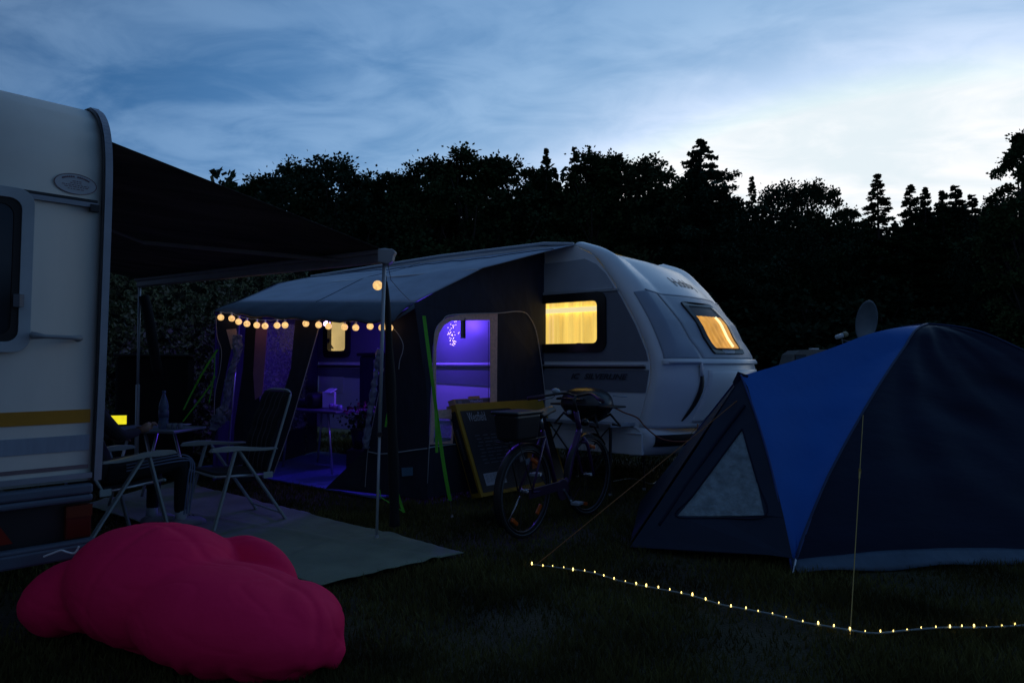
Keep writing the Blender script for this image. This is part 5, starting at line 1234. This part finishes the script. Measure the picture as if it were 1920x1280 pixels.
M_ = Matrix.Rotation(R(90 * fy * -1), 4, 'X'); b = MB(); b.lathe([(.022, 0), (.020, .03), (.008, .032)], (.0, fy * .215, .14), 12, M_); b.build('knob', ALUW, gq, True)
b = MB(); p0 = MW[gq.name] @ Vector((.0, 0, .215)); a_ = atY(1152, 742, 6.5); c_4 = atY(1176, 743.5, 6.5); b.tube([a_, c_4], .007, 6); b.box(a_, (.03, .012, .012)); b.build('skewer', ALUW, gq, True, world=True)
hs = [atY(1150, 763, 6.6), atY(1170, 773, 6.5), atY(1195, 783, 6.5), atY(1210, 800, 6.55), atY(1235, 820, 6.6), atY(1262, 827, 6.65), atY(1290, 826, 6.7), atY(1306, 815, 6.75), atY(1308, 795, 6.9)]
b = MB(); b.tube(smooth_curve(hs, 6), .007, 6); b.solo('gas_hose', mat('orange_hose', (.26, .055, .02), .5), 'orange gas hose sagging from the grill to the front of the white caravan', 'hose', True)
cp = [G(1150, 905), G(1180, 900), G(1200, 903), G(1222, 910), G(1240, 900), G(1255, 896), G(1275, 899)]
b = MB(); b.tube([p + Vector((0, 0, .02)) for p in smooth_curve(cp, 6)], .006, 5); b.solo('power_cable', ALUW, 'pale cable lying in the grass between the grill table and the tent', 'cable', True)

# ------------------------------------------------------------------ furniture carton leaning on the awning wall
YEL2 = mat('yellow_card', (.42, .24, .015), .6, var=.1, vscale=8); CDK = mat('black_print', (.014, .015, .022), .5, var=.2); CWH = mat('white_print', (.38, .42, .50), .5); CGR = mat('grey_print', (.10, .11, .14), .5)
BLt = atY(903, 921, 6.60); BLt.z = .02
TLt = atY(853, 757, 6.66)
wdir = Vector((.70, .715, 0)).normalized(); bw, bh_, bd_ = 1.12, (TLt - BLt).length, .14
up = TLt - BLt; up.x += .0; up.normalize(); nb = wdir.cross(up).normalized()
if nb.dot(Vector((0, 0, EYE)) - BLt) < 0: nb = -nb
# choose the width so that the right edge falls where it is seen
ct_ = thing('furniture_carton', 'big flat black and yellow carton leaning against the awning side wall behind the bicycle', 'carton', (BLt.x + .3, BLt.y + .4, 0))
tl2 = BLt + up * bh_
for k in range(60):
    w_ = .4 + k * .02; p = tl2 + wdir * w_; 
    if 960 + 1280 * p.x / p.y > 1017: break
bw = w_
def CB(x, y, d=0): return BLt + wdir * x + up * y + nb * d
def cquad(name, pts, m, d=.003, parent=None, th=.002):
    b = MB(); b.poly([pts], lambda x, y: CB(x, y, d), thick=nb * th); return b.build(name, m, parent or ct_, world=True)
b = MB(); c8 = [CB(x, y, d) for x in (0, bw) for y in (0, bh_) for d in (0, -bd_)]
b.add(c8, [(0, 1, 3, 2), (4, 6, 7, 5), (0, 4, 5, 1), (2, 3, 7, 6), (0, 2, 6, 4), (1, 5, 7, 3)]); b.build('box', YEL2, ct_, world=True, bevel=.004)
cquad('front_print', [(.035, .04), (bw - .03, .04), (bw - .03, bh_ - .13), (bw * .62, bh_ - .13), (bw * .56, bh_ - .075), (.035, bh_ - .075)], CDK)
lt = cquad('barcode', [(.10, .10), (.10 + .22 * bw, .10), (.10 + .22 * bw, .22), (.10, .22)], CWH, .006)
b = MB()
for k in range(16):
    x = .115 + k * .0125 * bw; b.poly([[(x, .125), (x + (.002, .004, .003)[k % 3], .125), (x + (.002, .004, .003)[k % 3], .21), (x, .21)]], lambda x, y: CB(x, y, .0095))
b.build('bars', CDK, lt, world=True)['kind'] = 'stuff'
lettering('Westfield', .125, lambda x, y: CB(.07 + .125 * bw + x * .38 * bw, bh_ - .145 + y * 1.05, .007), CWH, ct_, bold=0, world=True)
lettering('ADVANCER', .06, lambda x, y: CB(.085 + .2 * bw + x * bw, bh_ - .30 + y, .007), CGR, ct_, world=True) if 0 else None
b = MB()
for k in range(9):
    y = .62 - k * .035; x = .10 + .012 * (k % 3); 
    for j in range(5): b.poly([rrect(.05 * bw + .02 * ((k * j) % 3), .008, .001, 1, x + .05 * bw + j * .085 * bw, y - .02)], lambda x, y: CB(x, y, .007))
b.build('fine_print', CGR, ct_, world=True)['kind'] = 'stuff'
lettering('BEST * LINE', .05, lambda x, y: CB(bw * .62 + x * bw * .8, .075 + y, .007), mat('yellow_print', (.3, .2, .03), .5), ct_, world=True) if 0 else None
for k, (x0, y0, c) in enumerate(((.52, .36, (.35, .08, .02)), (.60, .30, (.3, .12, .02)), (.56, .24, (.2, .28, .38)), (.62, .19, (.42, .10, .02)), (.68, .26, (.25, .02, .02)), (.5, .28, (.2, .2, .22)))):
    cquad('picture_print', [(bw * x0, y0), (bw * (x0 + .07), y0 + .01), (bw * (x0 + .06), y0 + .07), (bw * (x0 + .01), y0 + .06)], mat('picture_print', c, .5, var=.5, vscale=30), .006 + k * .0006)
sd3 = (CB(0, 0, 0) - CB(0, 0, -bd_)); b = MB()
b.poly([[(.025, .05), (bd_ - .02, .05), (bd_ - .02, bh_ - .07), (.025, bh_ - .07)]], lambda d, y: CB(-.003, y, -d), thick=-wdir * .002); sp_ = b.build('side_print', CDK, ct_, world=True)
b = MB()
for k in range(14): b.poly([rrect(.03, .016, .002, 1, bd_ / 2, bh_ * .42 + k * .022)], lambda d, y: CB(-.0065, y, -d))
b.build('side_lettering', CGR, sp_, world=True)['kind'] = 'stuff'
# second, flat carton top edge standing behind
def C2(x, y, d=0): return CB(x, y, d) + up * 0
off2 = -bd_
b = MB(); x0, x1 = .10 * bw, bw * 1.02; y0, y1 = bh_ - .02, bh_ + .075
c8 = [CB(x, y, d) for x in (x0, x1) for y in (.1, y1) for d in (off2 - .004, off2 - .10)]
k2 = thing('furniture_carton', 'second carton standing tight behind the big leaning one, only its printed top edge showing', 'carton', (BLt.x + .3, BLt.y + .5, 0))
b.add(c8, [(0, 1, 3, 2), (4, 6, 7, 5), (0, 4, 5, 1), (2, 3, 7, 6), (0, 2, 6, 4), (1, 5, 7, 3)]); b.build('box', YEL2, k2, world=True, bevel=.004)
b = MB(); b.poly([[(x0 + .02, y1 - .062), (x0 + .80 * (x1 - x0), y1 - .062), (x0 + .78 * (x1 - x0), y1 - .010), (x0 + .02, y1 - .010)]], lambda x, y: CB(x, y, off2 - .002), thick=nb * .002); b.build('top_print', CDK, k2, world=True)
lettering('Westfield', .036, lambda x, y: CB(lerp(x0, x1, .25) + x * bw, y1 - .032 + y, off2 + .002), CWH, k2, bold=.001, world=True)
lettering('MOVE IT', .034, lambda x, y: CB(lerp(x0, x1, .66) + x * bw, y1 - .036 + y, off2 + .002), CGR, k2, bold=.001, world=True) if 0 else None
b = MB(); b.poly([rrect(.05, .034, .003, 2, x0 + .07, y1 - .036)], lambda x, y: CB(x, y, off2 + .002))
for k in range(4): b.poly([rrect(.02, .018, .002, 2, lerp(x0, x1, .60) + k * .028, y1 - .036)], lambda x, y: CB(x, y, off2 + .002))
b.build('mark', CGR, k2, world=True)
for fx in (.22, .70):
    b = MB(); c8 = [CB(lerp(x0, x1, fx) + x, y, off2 - .03 + d) for x in (0, .13) for y in (y1, y1 + .028) for d in (0, -.04)]
    b.add(c8, [(0, 1, 3, 2), (4, 6, 7, 5), (0, 4, 5, 1), (2, 3, 7, 6), (0, 2, 6, 4), (1, 5, 7, 3)]); b.build('flap', mat('yellow_flap', (.62, .36, .02), .6), k2, world=True)

# ------------------------------------------------------------------ bicycle
RW = G(985, 1008); FWp = G(1103, 965); bdv = (FWp - RW); BLn = bdv.length; bdv.normalize(); byaw = math.atan2(bdv.y, bdv.x)
bk_ = thing('bicycle', 'purple step-through bicycle with orange wheel reflectors parked before the carton', 'bicycle', RW, byaw)
MW[bk_.name] = Matrix.Translation(RW) @ Matrix.Rotation(byaw, 4, 'Z')
PUR = mat('purple_frame', (.055, .018, .09), .3, .2, var=.2); RIMM = mat('dark_rim', (.05, .05, .06), .3, .6); REFL = mat('orange_reflector', (.55, .10, .01), .3); CHR = mat('chrome', (.5, .52, .55), .2, .9); TYRE = mat('tyre', (.012, .012, .013), .8); REFS = mat('reflective_line', (.22, .24, .27), .4)
WR = .345
RX = Matrix.Rotation(R(90), 4, 'X')
def bwheel(x, steer):
    c = Vector((x, 0, WR)); SM = Matrix.Rotation(steer, 4, 'Z')
    def ring(r_, n=48): return [c + SM @ Vector((r_ * math.cos(2 * math.pi * k / n), 0, r_ * math.sin(2 * math.pi * k / n))) for k in range(n)]
    b = MB(); b.tube(ring(WR - .019, 56), .019, 8, closed=True); w = b.build('wheel', TYRE, bk_, True)
    b = MB(); b.tube(ring(WR - .046), .011, 6, closed=True); b.build('rim', RIMM, w, True)
    b = MB()
    for s in (-1, 1):
        b.tube([p + SM @ Vector((0, s * .0165, 0)) for p in ring(WR - .028, 48)], .0018, 4, closed=True)
    b.build('reflective_line', REFS, w, True)
    b = MB()
    for k in range(28):
        a = 2 * math.pi * k / 28; a2 = a + (.35 if k % 2 else -.35); s = 1 if k % 4 < 2 else -1
        b.tube([c + SM @ Vector((.02 * math.cos(a2), s * .025, .02 * math.sin(a2))), c + SM @ Vector(((WR - .05) * math.cos(a), 0, (WR - .05) * math.sin(a)))], .0013, 3, cap=False)
    b.build('spokes', RIMM, w)['kind'] = 'stuff'
    b = MB(); b.lathe([(.008, -.05), (.022, -.03), (.016, 0), (.022, .03), (.008, .05)], c, 10, SM @ RX); b.build('hub', CHR, w, True)
    for k, a in enumerate((R(255), R(75)) if x > .3 else (R(235), R(318), R(60))):
        b = MB(); p = c + SM @ Vector(((WR - .10) * math.cos(a), 0, (WR - .10) * math.sin(a)))
        M3 = (SM @ Matrix.Rotation(-a + R(90), 4, 'Y')).to_3x3(); b.box(p, (.085, .022, .030), M3); b.build('reflector', REFL, w, bevel=.006)
    return w
bwheel(0, 0); bwheel(BLn, R(-4))
hub_f = Vector((BLn, 0, WR)); hub_r = Vector((0, 0, WR)); bbx = Vector((.44, 0, .30)); hd_t = Vector((BLn - .20, 0, .90)); hd_b = Vector((BLn - .13, 0, .70)); st_t = Vector((.24, 0, .78))
b = MB(); b.tube([hd_t, hd_b], .022, 10); b.tube(smooth_curve([hd_b + Vector((-.01, 0, .05)), Vector((BLn - .28, 0, .52)), Vector((.60, 0, .34)), bbx], 5), .026, 10); b.tube([bbx, st_t], .018, 8)
for s in (-1, 1): b.tube([bbx + Vector((0, s * .03, 0)), hub_r + Vector((0, s * .06, 0))], .011, 6); b.tube([st_t + Vector((0, s * .02, -.06)), hub_r + Vector((0, s * .06, 0))], .009, 6)
b.build('frame', PUR, bk_, True)
b = MB()
for s in (-1, 1): b.tube(smooth_curve([hd_b + Vector((0, s * .02, -.02)), hd_b + Vector((.02, s * .055, -.08)), hd_b + Vector((.07, s * .058, -.22)), hub_f + Vector((0, s * .055, 0))], 5), [.017] * 6 + [.014] * 5 + [.011] * 5, 8)
b.tube([hd_b + Vector((0, -.055, -.06)), hd_b + Vector((0, .055, -.06))], .016, 6); b.build('fork', PUR, bk_, True)
# stem, handlebar with grips, bell
b = MB(); b.tube([hd_t, hd_t + Vector((-.04, 0, .09)), hd_t + Vector((.0, 0, .13))], .016, 8); hb_c = hd_t + Vector((.0, 0, .13)); b.build('stem', BLACK, bk_, True)
b = MB(); q = smooth_curve([hb_c + Vector((-.16, .32, -.02)), hb_c + Vector((-.08, .24, .0)), hb_c + Vector((.02, .12, .02)), hb_c, hb_c + Vector((.02, -.12, .02)), hb_c + Vector((-.08, -.24, .0)), hb_c + Vector((-.16, -.32, -.02))], 5); b.tube(q, .011, 8); hb = b.build('handlebar', BLACK, bk_, True)
for s in (-1, 1):
    b = MB(); b.tube([hb_c + Vector((-.10, s * .255, -.003)), hb_c + Vector((-.20, s * .36, -.025))], .016, 8); b.build('grip', mat('grip', (.05, .02, .04), .7), hb, True)
    b = MB(); b.tube([hb_c + Vector((-.03, s * .19, .0)), hb_c + Vector((-.03, s * .22, -.02)), hb_c + Vector((-.13, s * .30, -.045))], .005, 5); b.build('brake_lever', CHR, hb, True)
bl_p = MW[bk_.name].inverted() @ atY(1018, 740, 5.55)
b = MB(); b.lathe([(.038 * math.sin(math.pi * i / 10), -.026 * math.cos(math.pi * i / 10)) for i in range(1, 10)], hb_c + Vector((.0, .20, .035)), 14, Matrix.Rotation(R(20), 4, 'Y')); b.build('bell', mat('pale_bell', (.42, .50, .55), .3), hb, True)
b = MB(); b.lathe([(.030, 0), (.034, .04), (.01, .07)], hd_b + Vector((.05, 0, .10)), 12, Matrix.Rotation(R(90), 4, 'Y')); b.build('headlamp', BLACKG, bk_, True)
# saddle, rack, basket box, mudguards, chain guard, pedals, stand
b = MB(); b.tube([st_t, st_t + Vector((-.03, 0, .12))], .012, 8); b.build('seat_post', CHR, bk_, True)
b = MB(); b.grid(lambda u, v: st_t + Vector((lerp(.14, -.15, u), (v - .5) * lerp(.05, .19, u ** 1.3), .13 + .03 * math.sin(math.pi * v) + .01 * math.cos(u * 4))), 12, 8); b.build('saddle', BLACK, bk_, True, solid=.03)
b = MB()
for s in (-1, 1): b.tube([Vector((.20, s * .05, .74)), Vector((-.32, s * .05, .73))], .006, 6); b.tube([Vector((-.15, s * .05, .73)), Vector((0, s * .07, WR))], .005, 6)
for x in (-.3, -.1, .1): b.tube([Vector((x, -.05, .735)), Vector((x, .05, .735))], .005, 6)
b.build('rack', BLACK, bk_, True)
for x, a0, a1 in ((0, 20, 215), (BLn, 40, 200)):
    b = MB(); n = 24
    def mg(u, v): a = R(lerp(a0, a1, u)); w = (v - .5) * .055; rr = WR + .018 - 3.0 * w * w; return Vector((x + rr * math.cos(a), w, WR + rr * math.sin(a)))
    b.grid(mg, n, 4); b.build('mudguard', BLACK, bk_, True, solid=.002)
b = MB(); b.box((.22, -.055, .335), (.50, .012, .075)); b.lathe([(.085, -.008), (.085, .008)], bbx + Vector((0, -.058, 0)), 18, RX); b.build('chain_guard', mat('chain_guard', (.04, .02, .05), .35), bk_, bevel=.004)
for s, d in ((-1, Vector((.12, 0, -.12))), (1, Vector((-.12, 0, .12)))):
    p = bbx + Vector((0, s * .07, 0)); b = MB(); b.bar(p, p + d, .022, .012, (0, 1, 0)); cr_ = b.build('crank', CHR, bk_)
    b = MB(); b.box(p + d + Vector((0, s * .05, 0)), (.085, .075, .024)); b.build('pedal', mat('pale_pedal', (.30, .34, .38), .4), cr_, bevel=.005)
b = MB(); b.tube([(.02, .06, .30), (-.05, .18, .0)], .008, 6); b.build('kickstand', CHR, bk_, True)
bxp = MW[bk_.name] @ Vector((-.06, 0, .742))
bs = thing('pannier_box', 'black lidded box strapped on the rear rack of the purple bicycle', 'box', bxp, byaw)
b = MB(); b.v = [];
def tb(u0, u1, v0, v1, z0, z1):
    return [(u0 + .02, v0 + .02, z0), (u1 - .02, v0 + .02, z0), (u1 - .02, v1 - .02, z0), (u0 + .02, v1 - .02, z0), (u0, v0, z1), (u1, v0, z1), (u1, v1, z1), (u0, v1, z1)]
b.add(tb(-.20, .12, -.11, .11, 0, .19), [(0, 3, 2, 1), (4, 5, 6, 7), (0, 1, 5, 4), (1, 2, 6, 5), (2, 3, 7, 6), (3, 0, 4, 7)]); b.build('body', BLACK, bs, bevel=.02)
b = MB(); b.box((-.04, 0, .20), (.35, .25, .024)); b.build('lid', BLACK, bs, bevel=.012)

# ------------------------------------------------------------------ small caravan far off, satellite dish
FY = 50.0
a = atY(1482, 685, FY); zt = atY(1500, 655, FY).z; x0 = a.x; x1 = atY(1665, 685, FY).x
fc = thing('far_caravan', 'small pale caravan far across the field, half hidden behind the blue tent', 'caravan', ((x0 + x1) / 2, FY, 0)); hwx = (x1 - x0) / 2
CRM = mat('far_cream', (.20, .20, .19), .5)
b = MB(); pr = [(-hwx, .45), (-hwx, 1.15), (-hwx + .25, zt - .35), (-hwx + .7, zt - .05), (-hwx + 1.6, zt), (hwx - 1, zt), (hwx - .2, zt - .3), (hwx, 1.2), (hwx, .45)]
b.poly([pr], lambda x, z: (x, 0, z), thick=(0, 2.2, 0)); b.build('body', CRM, fc)
wz = atY(1500, 673, FY).z
for px0, px1 in ((1490, 1511), (1543, 1572), (1600, 1640)):
    xa = atY(px0, 673, FY).x - fc.location.x; xb = atY(px1, 673, FY).x - fc.location.x
    b = MB(); b.box(((xa + xb) / 2, -.02, wz), (xb - xa, .05, .64)); w = b.build('window', BLACK, fc)
    b = MB(); b.box(((xa + xb) / 2, -.05, wz), (xb - xa - .12, .03, .50)); b.build('pane', mat('far_pane', (.035, .07, .10), .2), w)
for px in (1535, 1580):
    xa = atY(px, 655, FY).x - fc.location.x; b = MB(); b.box((xa, .8, zt + .05), (.55, .5, .12)); b.build('roof_vent', WHITE, fc, bevel=.02)
for x in (-.5, .4): b = MB(); b.lathe([(.32, -.1), (.32, .1)], (x, .1, .32), 14, RX); b.build('wheel', RUB, fc)
DY = 12.8; dc = atY(1628, 603, DY); dn = Vector((-.99, -.06, .10)).normalized()
ds = thing('satellite_dish', 'grey satellite dish on a mast rising behind the blue tent', 'satellite dish', (dc.x + .12, dc.y + .08, 0))
DM = dn.to_track_quat('Z', 'Y').to_matrix().to_4x4()
b = MB(); b.grid(lambda u, v: dc + DM.to_3x3() @ Vector((.36 * v * math.cos(2 * math.pi * u), .40 * v * math.sin(2 * math.pi * u), .10 * v * v - .06)), 36, 10); b.build('dish', mat('dish_grey', (.11, .135, .16), .45), ds, True, world=True, solid=.008, weld=True)
b = MB(); b.tube([dc - dn * .08, dc + Vector((.12, .08, -.05)), Vector((dc.x + .12, dc.y + .08, 0))], .02, 8); b.build('mast', ALUW, ds, True, world=True)
ln = atY(1578, 629, 12.5); lo = dc - Vector((0, 0, .40)); b = MB(); b.tube([lo, lo + (ln - lo) * .5 - Vector((0, 0, .06)), ln - Vector((0, 0, .08))], .010, 6); b.tube([ln, ln + Vector((.04, 0, -.30))], .006, 5); b.build('arm', RAILM, ds, True, world=True)
d_ = (dc - ln).normalized(); d_ = Vector((.9, .15, .28)).normalized(); LM = d_.to_track_quat('Z', 'Y').to_matrix().to_4x4(); b = MB(); b.lathe([(.03, -.08), (.042, -.07), (.042, .06)], ln - d_ * .04, 14, LM); b.build('receiver', mat('receiver_white', (.50, .55, .60), .4), ds, True, world=True)
b = MB(); b.lathe([(.042, .06), (.05, .065), (.05, .12), (.03, .145)], ln - d_ * .02, 14, LM); b.build('feed_cap', mat('feed_cap', (.36, .33, .22), .5), ds, True, world=True)
